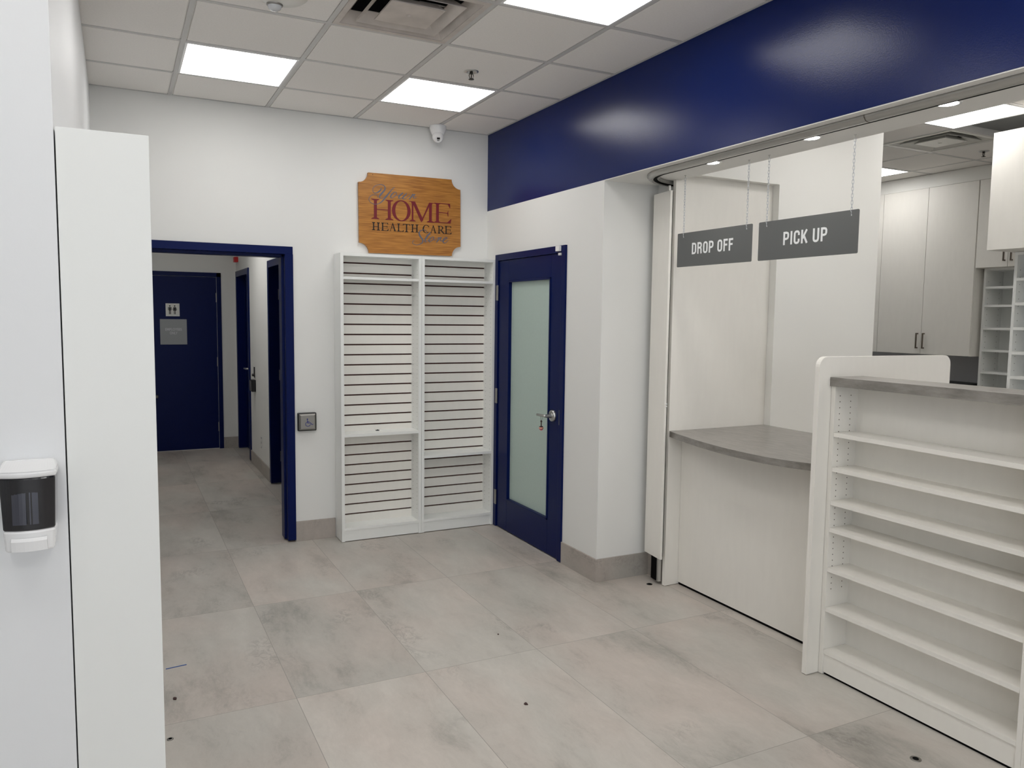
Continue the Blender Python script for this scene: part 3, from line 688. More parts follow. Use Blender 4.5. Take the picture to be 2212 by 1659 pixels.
SCRIPT = {'Y1': [(-0.871, 2.574, 0.0029), (-0.875, 2.559, 0.0065), (-0.889, 2.546, 0.0071), (-0.906, 2.536, 0.0047), (-0.921, 2.534, 0.0029), (-0.932, 2.542, 0.0024), (-0.935, 2.555, 0.0024), (-0.93, 2.571, 0.0024), (-0.913, 2.587, 0.0024), (-0.89, 2.596, 0.0026), (-0.868, 2.598, 0.0035), (-0.849, 2.591, 0.0041), (-0.841, 2.577, 0.0059), (-0.846, 2.56, 0.0088), (-0.86, 2.543, 0.0106), (-0.875, 2.525, 0.0106), (-0.884, 2.512, 0.0071), (-0.881, 2.501, 0.0041), (-0.868, 2.5, 0.0024), (-0.849, 2.509, 0.0024), (-0.832, 2.525, 0.0026)], 'Y2': [(-0.77, 2.588, 0.0024), (-0.789, 2.57, 0.0041), (-0.807, 2.549, 0.0065), (-0.822, 2.529, 0.0094), (-0.837, 2.51, 0.0094), (-0.853, 2.491, 0.0082), (-0.872, 2.471, 0.0059), (-0.891, 2.459, 0.0033), (-0.914, 2.453, 0.0024), (-0.936, 2.456, 0.0024), (-0.955, 2.467, 0.0024), (-0.964, 2.482, 0.0024), (-0.96, 2.5, 0.0024), (-0.944, 2.514, 0.0021), (-0.925, 2.521, 0.0021), (-0.908, 2.521, 0.0021), (-0.897, 2.513, 0.0021), (-0.896, 2.5, 0.0021)], 'o': [(-0.755, 2.551, 0.0035), (-0.77, 2.552, 0.0035), (-0.787, 2.538, 0.0065), (-0.799, 2.52, 0.0071), (-0.797, 2.51, 0.0047), (-0.786, 2.51, 0.0029), (-0.768, 2.523, 0.0035), (-0.755, 2.538, 0.0035), (-0.754, 2.549, 0.0035)], 'o2': [(-0.757, 2.529, 0.0021), (-0.741, 2.529, 0.0021), (-0.729, 2.535, 0.0021)], 'u1': [(-0.704, 2.552, 0.0065), (-0.718, 2.541, 0.0082), (-0.733, 2.525, 0.0088), (-0.737, 2.512, 0.0059), (-0.727, 2.509, 0.0029), (-0.712, 2.516, 0.0021), (-0.69, 2.534, 0.0021), (-0.675, 2.552, 0.0035)], 'u2': [(-0.675, 2.552, 0.0035), (-0.69, 2.534, 0.0065), (-0.706, 2.517, 0.0082), (-0.702, 2.508, 0.0047), (-0.686, 2.511, 0.0024), (-0.667, 2.525, 0.0021), (-0.647, 2.543, 0.0021)], 'r1': [(-0.628, 2.55, 0.0071), (-0.633, 2.537, 0.0076), (-0.645, 2.521, 0.0059), (-0.657, 2.508, 0.0041)], 'r2': [(-0.637, 2.533, 0.0024), (-0.624, 2.545, 0.0024), (-0.61, 2.548, 0.0035), (-0.62, 2.538, 0.0053), (-0.622, 2.527, 0.0053), (-0.614, 2.52, 0.0029), (-0.598, 2.531, 0.0021)]}
SCRIPT2 = {'S1': [(-0.518, 2.268, 0.0018), (-0.517, 2.279, 0.0024), (-0.525, 2.288, 0.0024), (-0.54, 2.291, 0.0024), (-0.557, 2.287, 0.0029), (-0.572, 2.277, 0.0053), (-0.577, 2.264, 0.0082), (-0.572, 2.246, 0.0094), (-0.56, 2.231, 0.0094), (-0.549, 2.216, 0.0094), (-0.548, 2.202, 0.0082), (-0.558, 2.189, 0.0053), (-0.575, 2.18, 0.0029), (-0.596, 2.175, 0.0024), (-0.616, 2.178, 0.0024), (-0.628, 2.187, 0.0024), (-0.628, 2.198, 0.0024), (-0.616, 2.209, 0.0021)], 't1': [(-0.488, 2.276, 0.0047), (-0.501, 2.258, 0.0082), (-0.516, 2.24, 0.0094), (-0.528, 2.22, 0.0082), (-0.531, 2.206, 0.0059), (-0.525, 2.2, 0.0029), (-0.511, 2.209, 0.0021), (-0.501, 2.217, 0.0021)], 'tb': [(-.520, 2.2545, .0021), (-.498, 2.2555, .0024), (-.484, 2.257, .0021)], 'o3': [(-0.459, 2.241, 0.0029), (-0.474, 2.241, 0.0029), (-0.489, 2.227, 0.0065), (-0.498, 2.213, 0.0071), (-0.494, 2.203, 0.0047), (-0.483, 2.209, 0.0029), (-0.467, 2.222, 0.0035), (-0.458, 2.234, 0.0035), (-0.459, 2.241, 0.0029)], 'o4': [(-0.461, 2.221, 0.0021), (-0.449, 2.22, 0.0021), (-0.433, 2.232, 0.0021), (-0.42, 2.242, 0.0026)], 'r3': [(-0.415, 2.242, 0.0071), (-0.42, 2.226, 0.0076), (-0.43, 2.213, 0.0065), (-0.438, 2.202, 0.0047)], 'r4': [(-0.416, 2.231, 0.0024), (-0.406, 2.24, 0.0024), (-0.396, 2.242, 0.0029), (-0.404, 2.232, 0.0047), (-0.404, 2.221, 0.0047), (-0.396, 2.213, 0.0024), (-0.382, 2.224, 0.0021)], 'e': [(-0.382, 2.219, 0.0024), (-0.365, 2.228, 0.0026), (-0.351, 2.238, 0.0033), (-0.353, 2.244, 0.0033), (-0.365, 2.243, 0.0033), (-0.379, 2.228, 0.0071), (-0.384, 2.216, 0.0082), (-0.379, 2.203, 0.0053), (-0.367, 2.202, 0.0029), (-0.351, 2.213, 0.0021), (-0.339, 2.226, 0.0018)]}
for D, nm in ((SCRIPT, 'your_lettering'), (SCRIPT2, 'store_lettering')):
    mb = MB()
    for k, pts in D.items(): ribbon(mb, [(x, z, w*1.1+.0010) for x, z, w in pts], -.0285, -.0264)
    mb.build(nm, M_script, t)
MB().lathe((-.935, -.0262, 2.664), [(.003, .0), (.003, -.001)], axis='y', n=10).build('screw', M_brown, t)

# ------------------------------------------------------------------ push plate
t = thing('push_plate', 'square steel door-opener button with wheelchair symbol on the back wall', 'button', (-1.426, 0, .875))
x0, x1, z0, z1 = -1.492, -1.360, .809, .940
MB().box(x0, x1, -.036, -.001, z0, z1).build('housing', M_black, t, bevel=.006)
m = MB(); i = .008
A = [(x0+i, -.036, z0+i), (x1-i, -.036, z0+i), (x1-i, -.036, z1-i), (x0+i, -.036, z1-i)]; i2 = .018
B = [(x0+i2, -.046, z0+i2), (x1-i2, -.046, z0+i2), (x1-i2, -.046, z1-i2), (x0+i2, -.046, z1-i2)]
m.add(A+B, [(4, 5, 6, 7), (0, 1, 5, 4), (1, 2, 6, 5), (2, 3, 7, 6), (3, 0, 4, 7)]); m.build('steel_button', M_steel, t)
m = MB(); sc = .0011; ox, oz = -1.4215, .867
def W2(p): return [(ox+x*sc, oz+z*sc, w*sc) for x, z, w in p]
ribbon(m, W2([(-6, 26, 9), (-6, 25, 9.1)]), -.0466, -.0459, sm=False)
m.lathe((ox-6*sc, -.0459, oz+26*sc), [(4.5*sc, 0), (4.5*sc, -.0008)], axis='y', n=16)
ribbon(m, W2([(-6, 20, 5), (-4, 0, 5)]), -.0466, -.0459, sm=False); ribbon(m, W2([(-5, 10, 3.5), (8, 10, 3.5)]), -.0466, -.0459, sm=False)
ribbon(m, W2([(-5, 1, 4.5), (14, 1, 4.5), (24, -11, 4.5), (32, -8, 4.5)]), -.0466, -.0459, sm=False)
ribbon(m, W2([(-8+0, 8, 3), (-15, 2, 3.5), (-18, -6, 3.5), (-15, -15, 3.5), (-7, -20, 3.5), (3, -20, 3.5), (11, -14, 3.5), (13, -7, 3)]), -.0466, -.0459)
tag(m.build('wheelchair_symbol', M_blueink, t), 'blue wheelchair symbol')

# ------------------------------------------------------------------ corridor fittings
t = thing('restroom_sign', 'small white sign with man and woman pictograms on the far navy door', 'sign', (-2.04, CYB-.006, 1.60))
yy = CYB-.005
MB().box(-2.115, -1.965, yy-.003, yy, 1.602, 1.752).build('plate', M_plasd, t, bevel=.001)
m = MB(); y0, y1 = yy-.0038, yy-.003
for cxx, fem in ((-2.070, 0), (-2.017, 1)):
    m.lathe((cxx, y1, 1.722), [(.0085, 0), (.0085, -.0008)], axis='y', n=14)
    if fem:
        m.prism([(cxx-.010, 1.708), (cxx+.010, 1.708), (cxx+.019, 1.668), (cxx-.019, 1.668)], 'y', y0, y1)
        for s in (-1, 1): m.prism([(cxx+s*.009, 1.708), (cxx+s*.013, 1.707), (cxx+s*.026, 1.678), (cxx+s*.021, 1.676)], 'y', y0, y1); m.prism([(cxx+s*.002, 1.668), (cxx+s*.009, 1.668), (cxx+s*.009, 1.625), (cxx+s*.002, 1.625)], 'y', y0, y1)
    else:
        m.prism([(cxx-.011, 1.708), (cxx+.011, 1.708), (cxx+.011, 1.668), (cxx-.011, 1.668)], 'y', y0, y1)
        for s in (-1, 1): m.prism([(cxx+s*.013, 1.709), (cxx+s*.019, 1.706), (cxx+s*.019, 1.672), (cxx+s*.013, 1.672)], 'y', y0, y1); m.prism([(cxx+s*.0015, 1.668), (cxx+s*.010, 1.668), (cxx+s*.010, 1.625), (cxx+s*.0015, 1.625)], 'y', y0, y1)
m.build('pictogram', M_ink, t)
t = thing('employees_sign', 'grey square plaque reading EMPLOYEES ONLY on the far navy door', 'sign', (-2.035, yy, 1.27))
MB().box(-2.181, -1.889, yy-.004, yy, 1.270, 1.568).build('plate', M_emp, t, bevel=.004)
text('EMPLOYEES', t, 'lettering', M_empt, .042, frame_mtx((-2.035, yy-.0046, 1.434), (1, 0, 0), (0, 0, 1)), bold=.0012, width=.180)
text('ONLY', t, 'lettering', M_empt, .042, frame_mtx((-2.035, yy-.0046, 1.391), (1, 0, 0), (0, 0, 1)), bold=.0012, width=.085)
t = thing('fire_strobe', 'red and white fire alarm strobe on the corridor side wall near the end', 'alarm', (CXR, 4.18, 2.28))
MB().box(CXR-.045, CXR-.001, 4.13, 4.24, 2.25, 2.31).build('red_housing', M_strobe, t, bevel=.003); MB().box(CXR-.055, CXR-.001, 4.13, 4.24, 2.312, 2.40).build('strobe_lens', M_plas, t, bevel=.004)
t = thing('push_plate', 'black and steel door-opener button on the corridor side wall', 'button', (CXR, 3.02, .97))
MB().box(CXR-.045, CXR-.001, 2.95, 3.08, .815, .940).build('housing', M_black, t, bevel=.004); MB().box(CXR-.053, CXR-.045, 2.96, 3.07, .825, .930).build('steel_button', M_steel, t, bevel=.003)
t = thing('key_switch', 'slim black key switch above the corridor door-opener button', 'switch', (CXR, 3.02, .97))
MB().box(CXR-.008, CXR-.001, 3.00, 3.05, .962, 1.075).build('plate', M_black, t); MB().lathe((CXR-.008, 3.025, .99), [(.014, 0), (.014, -.018), (.006, -.022)], axis='x', n=14).build('key_barrel', M_black, t)
t = thing('wall_outlet', 'white outlet plate low on the corridor side wall', 'outlet', (CXR, 2.62, .28))
MB().box(CXR-.006, CXR-.001, 2.585, 2.655, .26, .375).build('cover_plate', M_plas, t, bevel=.001)
for z in (.292, .343): MB().box(CXR-.0075, CXR-.006, 2.605, 2.635, z-.014, z+.014).build('socket', M_plasd, t)

# ------------------------------------------------------------------ left foreground
t = thing('soap_dispenser', 'white wall soap dispenser with a smoked reservoir on the left pier', 'soap dispenser', (-2.812, -3.6, 1.11))
xc = -2.813; yw = -3.601
def bow(x, w, d0, d1): return -(d0+(d1-d0)*(1-(2*(x-xc)/w)**2))
def bowed(mb, w0, w1, d0, d1, z0, z1, zt=0, n=20, mi=0, e0=None, e1=None):
    """block with a bowed front; w at bottom/top, depth at edges/centre"""
    e0 = e0 if e0 is not None else (d0, d1); e1 = e1 if e1 is not None else (d0, d1)
    vs = []; 
    for z, w, (da, db) in ((z0, w0, e0), (z1, w1, e1)):
        for i in range(n+1):
            x = xc-w/2+w*i/n; vs.append((x, yw+bow(x, w, da, db), z))
        vs += [(xc+w/2, yw, z), (xc-w/2, yw, z)]
    k = n+3
    mb.add(vs, [tuple(range(k)), tuple(range(2*k-1, k-1, -1))]+[(i, (i+1) % k, k+(i+1) % k, k+i) for i in range(k)], mi)
m = MB(); bowed(m, .112, .115, 0, 0, 1.282, 1.296, e0=(.070, .086), e1=(.072, .088)); bowed(m, .115, .098, 0, 0, 1.296, 1.312, e0=(.072, .088), e1=(.016, .024)); m.build('lid', M_plas, t, bevel=.005)
m = MB(); bowed(m, .100, .108, 0, 0, 1.163, 1.282, e0=(.060, .075), e1=(.066, .082)); res = m.build('reservoir', M_smoke, t, bevel=.004)
m = MB()
for a, b_ in ((-.030, -.003), (.003, .0058), (.0085, .020)):
    P = []
    for i in range(5):
        x = xc+a+(b_-a)*i/4; P.append((x, yw+bow(x, .104, .0635, .0795)-.0006))
    vs = [(x, y, 1.178) for x, y in P]+[(x, y, 1.276) for x, y in P]; m.add(vs, [(i, i+1, i+6, i+5) for i in range(4)])
m.build('view_window', M_smoke2, res)
m = MB(); bowed(m, .094, .100, 0, 0, 1.114, 1.163, e0=(.058, .070), e1=(.062, .078)); m.build('base', M_plas, t, bevel=.005)
m = MB(); y_ = yw-.078; vs = []
for z, dd in ((1.118, .0), (1.141, .004), (1.147, -.004)):
    for i in range(9):
        x = xc-.034+.068*i/8; vs.append((x, yw+bow(x, .1, .062, .0775)-.003-dd, z))
for z in (1.118, 1.147):
    for i in (0, 8): vs.append((xc-.034+.068*i/8, yw-.05, z))
m.add(vs, [(r*9+i, r*9+i+1, (r+1)*9+i+1, (r+1)*9+i) for r in range(2) for i in range(8)]+[(0, 9, 18, 29, 27), (8, 17, 26, 30, 28)]); m.build('push_bar', M_plas, t)

t = thing('end_shelf', 'tall white shelving unit end panel in the left foreground', 'shelving unit', (-2.64, -3.4, 0))
MB().box(-2.739, -2.548, -3.595, -3.573, .0, 2.060).build('side_panel', M_lam2, t, bevel=.001)
MB().box(-2.739, -2.548, -2.97, -2.948, .0, 2.060).build('side_panel', M_lam2, t, bevel=.001)
MB().box(-2.739, -2.548, -3.572, -2.971, 2.04, 2.060).build('top_panel', M_lam2, t)
m = MB().box(-2.739, -2.732, -3.572, -2.971, .10, 2.04, 1)
for k in range(26): m.box(-2.732, -2.720, -3.572, -2.971, .105+k*.0742, .105+k*.0742+.066)
m.build('slat_back', [M_lam, M_slatdark], t)
for z in (.09, .77, 1.89): MB().box(-2.719, -2.552, -3.571, -2.972, z, z+.02).build('shelf', M_lam2, t)
MB().box(-2.57, -2.558, -3.571, -2.972, .005, .085).build('toe_kick', M_lam2, t)

# ------------------------------------------------------------------ shutter track and folding shutter
t = thing('shutter_track', 'curved pale metal shutter track along the underside of the navy bulkhead', 'track', (.09, -4.0, SZ-.06))
path = [(.082, YF+.12, SZ-.004), (.082, -6, SZ-.004), (.082, -3.43, SZ-.004), (.082, -2.60, SZ-.004)]
cxa, cya, rad = .395, -2.13, .313
path2 = [(.082, -2.3, SZ-.004)]+[(cxa-rad*math.cos(a), cya+rad*math.sin(a), SZ-.004) for a in [PI/2*i/14 for i in range(15)]]+[(.44, cya+rad, SZ-.004)]
outer = [(.033, 0), (.035, -.005), (.034, -.012), (.030, -.013), (.028, -.019), (.021, -.024), (.010, -.0265), (.001, -.0265), (-.004, -.023), (-.004, 0)]
inner = [(-.0222, 0), (-.0222, -.018), (-.026, -.021), (-.032, -.020), (-.035, -.016), (-.035, 0)]
full = path+path2
for pr, nm, mt in ((outer, 'track_fascia', M_track), (inner, 'inner_lip', M_track), ([(-.0045, -.001), (-.0045, -.0245), (-.0195, -.0245), (-.0195, -.001)], 'track_slot', M_rubber)):
    MB().sweep(full, pr).build(nm, mt, t)
MB().sweep([(.082, -3.445, SZ-.0045), (.082, -3.443, SZ-.0045)], [(o*1.02+.0005, h*1.01-.0003) for o, h in outer]).build('track_joint', M_seam, t)

t = thing('folding_shutter', 'stacked cream folding shutter panels parked beside the counter end panel', 'shutter', (.33, -1.8, .02))
a = Vector((.322, -1.72)); b_ = Vector((.299, -1.910)); dv = (b_-a).normalized(); nv = Vector((-dv.y, dv.x)); nv = nv if nv.x > 0 else -nv
def leafp(p, q2, th, z0, z1, m=None):
    m = m or MB(); P = [p, q2, q2+nv*th, p+nv*th]; m.prism([(v.x, v.y) for v in P], 'z', z0, z1); return m
leafp(a, b_, .015, .174, 2.397).build('shutter_leaf', M_lam, t, bevel=.001)
p2 = a+nv*.046+Vector((0, 0)); q2 = a+nv*.046+dv*.135
leafp(p2, q2, .016, .174, 2.392).build('shutter_leaf', M_lam, t)
leafp(a+nv*.0165+dv*.01, a+nv*.0165+dv*.150, .026, .175, 2.400).build('rubber_seal', M_rubber, t)
leafp(a+nv*.010+dv*.07, a+nv*.010+dv*.130, .02, .024, .178).build('foot_bracket', M_rubber, t)
leafp(a+nv*.014+dv*.131, a+nv*.014+dv*.150, .02, .022, .178).build('foot_rail', M_alu, t)
leafp(a+nv*.006+dv*.152, a+nv*.006+dv*.164, .012, 2.396, 2.43).build('hanger_pin', M_alu, t)
m = MB().box(.305, .315, -1.916, -1.9095, 1.115, 1.122).box(.305, .315, -1.916, -1.9095, 1.130, 1.137); m.build('latch', M_plas, t)

# tall laminate end panel of the counter bay
PYF = -1.905
tag(MB().prism([(.342, .003), (1.109, .003), (1.109, 2.4915), (.380, 2.4915), (.380, 2.463), (.342, 2.463)], 'y', PYF, PYF+.025).build('laminate_wall', M_lam, bevel=.001), 'tall cream laminate panel closing the left end of the drop off counter', 'panel')

# ------------------------------------------------------------------ drop off counter
t = thing('drop_off_counter', 'cream fronted counter with a bowed grey stone top under the DROP OFF sign', 'counter', (.6, -2.5, 0))
front = [(.345, -1.907), (.318, -2.00), (.285, -2.14), (.256, -2.28), (.236, -2.42), (.224, -2.56), (.222, -2.68), (.230, -2.80), (.250, -2.90), (.280, -2.98), (.315, -3.05), (.365, -3.1305)]
m = MB(); top = [(1.108, PYF-.002)]+front+[(1.108, -3.131)]
m.prism(top, 'z', .932, .967); m.build('counter_top', M_counter, t, bevel=.001)
MB().box(.444, .462, -3.131, PYF-.002, .016, .931).box(.450, .462, -3.131, PYF-.002, .0, .016, 1).build('front_panel', [M_lam, M_rubber], t)
MB().box(1.06, 1.078, -3.131, PYF-.06, .0, .931).build('back_panel', M_lam, t)

# divider panel
m = MB(); r = .045; P = [(.188, .003), (1.104, .003)]
for k in range(7): a_ = PI/2*k/6; P.append((1.104-r+r*math.cos(a_), 1.480-r+r*math.sin(a_)))
for k in range(7): a_ = PI/2+PI/2*k/6; P.append((.188+r+r*math.cos(a_), 1.483-r+r*math.sin(a_)))
m.prism(P, 'y', -3.159, -3.133); tag(m.build('divider_panel', M_lam, bevel=.002), 'upright rounded-corner white divider between the low counter and the shelved counter', 'panel')

# ------------------------------------------------------------------ shelved counter on the right
def open_rack(name, label, group=None):
    pass
t = thing('display_counter', 'tall cream shelved counter with a grey ledge top in the right foreground', 'display shelf', (.35, -3.63, 0))
fx, bx = .266, .425; ya, yb = -3.183, -4.080
for s, y0 in ((0, ya), (1, yb)):
    fy = y0
    m = MB().box(fx, bx, (y0+.022 if s == 0 else y0), (y0 if s == 0 else y0+.020), .003, 1.349)
    if s: fy = y0+.020
    for k in range(34):
        z = .405+k*.0273
        if k % 5 == 4: pass
        for x in (.298, .368): m.lathe((x, fy, z), [(.0026, -.0005), (.0026, .0005)], axis='y', n=6, mi=1)
    m.build('side_panel', [M_lam, M_seam], t)
MB().box(bx-.012, bx, yb+.020, ya, .003, 1.349).build('back_panel', M_lam, t)
for z in (1.139, .979, .824, .698, .511, .322, .120): MB().box(fx+.001, bx-.012, yb+.021, ya-.001, z-.019, z).build('shelf', M_lam, t)
MB().box(fx+.006, fx+.022, yb+.021, ya-.001, .012, .100).box(fx+.012, fx+.022, yb+.021, ya-.001, 0, .012, 1).build('toe_kick', [M_lam, M_rubber], t)
MB().box(.255, .470, -4.30, -3.160, 1.350, 1.391).build('ledge_top', M_counter, t, bevel=.001)
MB().box(fx, bx, -4.29, -4.081, .003, 1.349).build('end_filler', M_lam, t)

# ------------------------------------------------------------------ hanging signs
GLY = {  # condensed capitals: width, strokes of (x, z) in units of cap height
 'D': (.42, [[(.08, 0), (.08, 1)], [(.08, .92), (.20, .92), (.29, .89), (.335, .80), (.34, .5), (.335, .20), (.29, .11), (.20, .08), (.08, .08)]]),
 'R': (.43, [[(.08, 0), (.08, 1)], [(.08, .92), (.22, .92), (.31, .88), (.34, .80), (.34, .66), (.31, .57), (.22, .52), (.08, .52)], [(.22, .52), (.31, .47), (.335, .38), (.34, .10), (.365, 0)]]),
 'O': (.43, [[(.08, .5), (.085, .80), (.13, .90), (.215, .93), (.30, .90), (.345, .80), (.35, .5), (.345, .20), (.30, .10), (.215, .07), (.13, .10), (.085, .20), (.08, .5)]]),
 'P': (.42, [[(.08, 0), (.08, 1)], [(.08, .92), (.22, .92), (.31, .88), (.34, .80), (.34, .60), (.31, .50), (.22, .455), (.08, .455)]]),
 'F': (.36, [[(.08, 0), (.08, 1)], [(.02, .93), (.35, .93)], [(.08, .53), (.32, .53)]]),
 'I': (.16, [[(.08, 0), (.08, 1)]]),
 'C': (.42, [[(.345, .64), (.345, .80), (.30, .90), (.215, .93), (.13, .90), (.085, .80), (.08, .5), (.085, .20), (.13, .10), (.215, .07), (.30, .10), (.345, .20), (.345, .37)]]),
 'K': (.45, [[(.08, 0), (.08, 1)], [(.37, 1), (.11, .36)], [(.18, .60), (.39, 0)]]),
 'U': (.43, [[(.08, 1), (.08, .25), (.10, .14), (.15, .085), (.215, .07), (.28, .085), (.33, .14), (.35, .25), (.35, 1)]]),
 ' ': (.17, [])}
def grotesque(txt, parent, x, ystart, width, zb, H):
    tot = sum(GLY[c][0]+.05 for c in txt)-.05; k = width/tot; mb = MB(); u = 0
    for c in txt:
        w, st = GLY[c]
        for j, s in enumerate(st): ribbon(mb, [((u+p[0])*k, zb+p[1]*H, .0105) for p in s], .0009+.00006*j, 0, sm=False)
        u += w+.05
    mb.v = [(x-v[1], ystart-v[0], v[2]) for v in mb.v]
    o = mb.build('lettering', M_signt, parent); return o
def hang_sign(label, y0, y1, txt, wid, cyt):
    zt, zb, x = 2.137, 1.944, .300
    t = thing('hanging_sign', label, 'sign', (x, (y0+y1)/2, zb), 'grey signs hung on chains from the soffit')
    m = MB(); r = .006; P = []
    for (cy2, cz2, s0) in ((y1+r, zb+r, 180), (y0-r, zb+r, 270), (y0-r, zt-r, 0), (y1+r, zt-r, 90)):
        for k in range(5): a_ = math.radians(s0+90*k/4); P.append((cy2+r*math.cos(a_), cz2+r*math.sin(a_)))
    m.prism(P, 'x', x-.0015, x+.0015); m.build('sign_board', M_sign, t)
    grotesque(txt, t, x-.0015, cyt+wid/2, wid, 2.011, .064)
    for yc, zc in ((y0-.052, 2.120), (y1+.042, 2.120)):
        m = MB(); z = zc-.004; k = 0
        pitch = .0150; top_ = SZ-.006
        n = int((top_-.012-z)/pitch); pitch = (top_-.014-z)/n
        for i in range(n):
            zc2 = z+pitch*(i+.5); hh = pitch*.5+.0022; w = .0042
            pts = []
            for j in range(12):
                a_ = 2*PI*j/12; u = w*math.cos(a_); v = (hh-w)*(1 if math.sin(a_) >= 0 else -1)*(1 if abs(math.sin(a_)) > .01 else 0)+w*math.sin(a_)
                tw = .5+(PI/2 if i % 2 else 0)
                pts.append((x+u*math.cos(tw), yc+u*math.sin(tw), zc2+v))
            m.tube(pts, .0012, n=5, closed=True)
        m.build('chain', M_zinc, t)
        MB().lathe((x, yc, top_), [(.006, .002), (.006, 0), (.002, -.002), (.0018, -.010)], n=10).build('ceiling_hook', M_chrome, t)
        MB().lathe((x-.0015, yc-.002, 2.114), [(.0028, -.0006), (.0028, .0002)], axis='x', n=10).build('eyelet', M_plas, t)
hang_sign('dark grey hanging sign reading DROP OFF, the one on the left', -1.988, -2.588, 'DROP OFF', .336, -2.284)
hang_sign('dark grey hanging sign reading PICK UP, the one on the right', -2.634, -3.236, 'PICK UP', .270, -2.934)

# ------------------------------------------------------------------ pharmacy cabinets
CXF = 4.35
def pull(parent, x, y, z0, z1):
    m = MB().box(x-.030, x-.021, y-.006, y+.006, z0, z1)
    for z in (z0+.006, z1-.006): m.box(x-.022, x, y-.005, y+.005, z-.006, z+.006)
    return m.build('handle', M_pull, parent, bevel=.001)
t = thing('tall_cabinet', 'tall cream two-door wall cabinet in the pharmacy, reaching near the ceiling', 'cabinet', (4.53, -.43, 1.33))
MB().box(CXF+.02, 4.719, -1.158, .30, 1.33, 2.925).build('cabinet_body', M_lam, t)
for (a, b_), hy in (((-1.155, -.668), -.700), ((-.664, -.178), -.632), ((-.174, .30), None)):
    dd = MB().box(CXF, CXF+.019, a, b_, 1.332, 2.922).build('door', M_lam, t, bevel=.001)
    if hy is not None: pull(dd, CXF, hy, 1.385, 1.535)
t = thing('upper_cabinet', 'short cream upper cabinet above the open pharmacy shelves', 'cabinet', (4.53, -1.7, 2.14))
MB().box(CXF+.02, 4.719, -2.62, -1.162, 2.135, 2.925).build('cabinet_body', M_lam, t)
for (a, b_), hy in (((-1.450, -1.165), -1.428), ((-1.852, -1.454), -1.492), ((-2.24, -1.856), None), ((-2.62, -2.244), None)):
    dd = MB().box(CXF, CXF+.019, a, b_, 2.137, 2.922).build('door', M_lam, t, bevel=.001)
    if hy is not None: pull(dd, CXF, hy, 2.185, 2.335)
tag(MB().box(CXF+.012, 4.719, -2.62, .30, 2.926, CZ-.002).build('fascia_panel', M_lw), 'off-white fascia panel filling between pharmacy cabinets and ceiling', 'panel')

def open_shelves(label, xf, depth, y0, y1, z0, z1, zs, name='open_shelves'):
    t = thing(name, label, 'shelving unit', (xf+depth/2, (y0+y1)/2, z0))
    for k, ya_ in enumerate((y0, y1+.02)):
        yi = ya_-.02 if k == 0 else ya_
        m = MB().box(xf, xf+depth, ya_, ya_-.02, z0, z1)
        n = int((z1-z0-.1)/.05)
        for i in range(n):
            for x in (xf+.04, xf+depth-.06): m.lathe((x, yi, z0+.06+i*.05), [(.003, -.0006), (.003, .0006)], axis='y', n=6, mi=1)
        m.build('side_panel', [M_lam2, M_seam], t)
    MB().box(xf+depth-.012, xf+depth, y1+.02, y0-.02, z0, z1).build('back_panel', M_lam2, t)
    MB().box(xf, xf+depth-.012, y1+.02, y0-.02, z1-.02, z1).build('top_panel', M_lam2, t)
    for z in zs: MB().box(xf+.002, xf+depth-.012, y1+.02, y0-.02, z-.010, z+.010).build('shelf', M_lam2, t)
    return t
open_shelves('narrow open pharmacy shelves beneath the short upper cabinet', 4.44, .27, -1.195, -1.80, .905, 2.134, (1.960, 1.795, 1.588, 1.389, 1.188, 1.0))
t2 = open_shelves('open pharmacy shelves under the overhead box cabinet at right edge', 2.95, .36, -2.345, -3.10, .001, 2.134, (1.946, 1.776, 1.605, 1.435, 1.264, 1.093, .92, .75, .58, .4, .1))
t = thing('overhead_cabinet', 'cream box cabinet overhanging the open shelves at the right edge', 'cabinet', (2.95, -2.9, 2.136))
MB().box(2.70, 3.31, -3.30, -2.30, 2.137, 2.920).build('cabinet_body', M_lam, t, bevel=.001)
t = thing('base_cabinet', 'pharmacy base cabinet with grey worktop along the back wall', 'cabinet', (4.4, -1.3, 0))
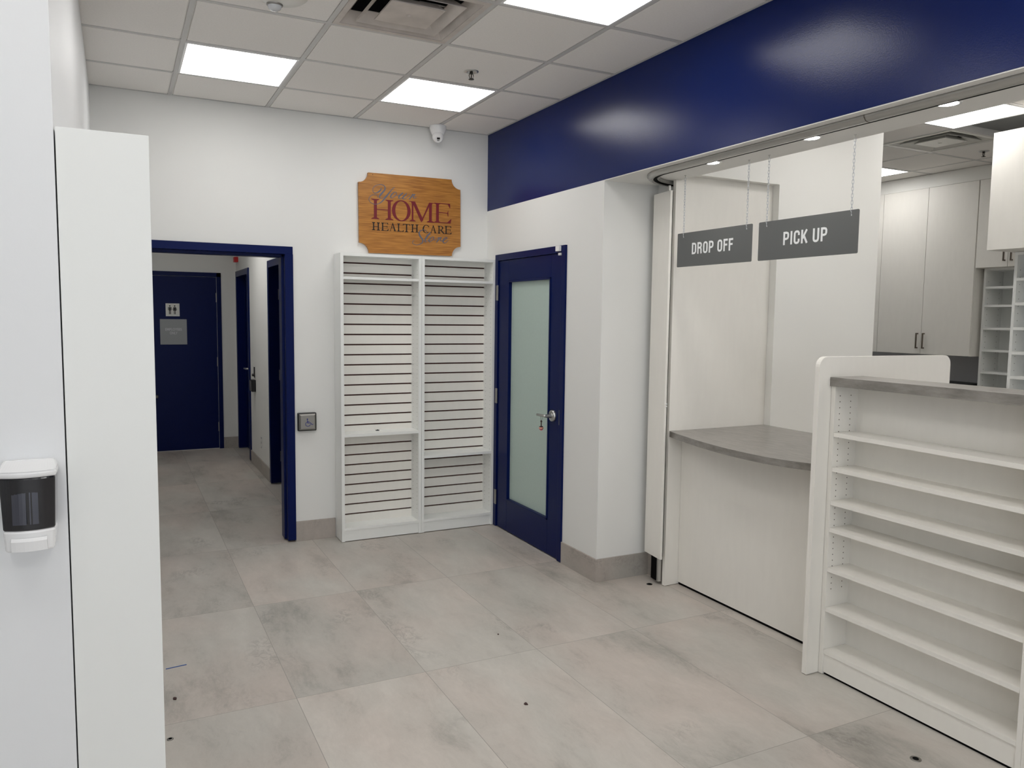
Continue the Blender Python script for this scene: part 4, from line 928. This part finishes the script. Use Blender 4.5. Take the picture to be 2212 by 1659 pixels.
MB().box(4.12, 4.719, -3.6, .3, .10, .865).box(4.18, 4.719, -3.6, .3, 0, .10).build('cabinet_body', M_lam, t); MB().box(4.09, 4.719, -3.6, .3, .866, .904).build('worktop', M_counter, t)
for k in range(8): MB().box(4.101, 4.119, -3.59+k*.485, -3.59+k*.485+.48, .11, .86).build('door', M_lam, t, bevel=.001)
t = thing('label_printer', 'small black device on the pharmacy worktop seen just above the ledge', 'printer', (4.5, -.95, .905))
MB().box(4.34, 4.66, -1.125, -.74, .906, 1.072).build('housing', M_black, t, bevel=.01); MB().box(4.338, 4.3405, -1.07, -.78, 1.00, 1.045).build('front_slot', M_emp, t)

# ------------------------------------------------------------------ small things on the floor
def cap(x, y, label, m=M_steel, r=.020):
    t = thing('floor_socket', label, 'floor fitting', (x, y, 0), 'round metal floor fittings')
    MB().lathe((x, y, 0), [(r, .0002), (r, .0022), (r*.8, .0030), (.0005, .0030)], n=24).build('rim', m, t)
    MB().lathe((x, y, .003), [(r*.55, 0), (r*.55, .0006)], n=16).build('centre_hole', M_rubber, t)
cap(.281, -1.836, 'small dark round floor fitting at the foot of the folding shutter', M_black, .018)
cap(.019, -3.843, 'small round metal floor fitting in front of the shelved counter')
cap(-2.488, -2.49, 'tiny round metal floor fitting beside the left foreground panel', M_steel, .012)
m = MB(); m.prism([(-2.470, -1.829), (-2.381, -1.819), (-2.380, -1.826), (-2.470, -1.836)], 'z', .0005, .0018); tag(m.build('tape_scrap', M_tape), 'thin strip of blue tape on the floor near the left panel', 'tape')
def crumb(x, y, s, label, n=7):
    m = MB(); P = [(x+s*(.6+.5*random.random())*math.cos(2*PI*i/n), y+s*1.6*(.5+.5*random.random())*math.sin(2*PI*i/n)) for i in range(n)]
    m.prism(P, 'z', .0005, .004); tag(m.build('debris_flake', M_brown), label, 'debris')
crumb(-2.452, -2.153, .011, 'dark brown flake on the floor just right of the left foreground panel')
crumb(-1.115, -2.84, .009, 'dark flake on the open floor in the lower middle')
crumb(-.905, -2.13, .005, 'tiny black speck on the floor in front of the slatwall shelves')

for o in bpy.data.objects:
    if '_o' in o: del o['_o']
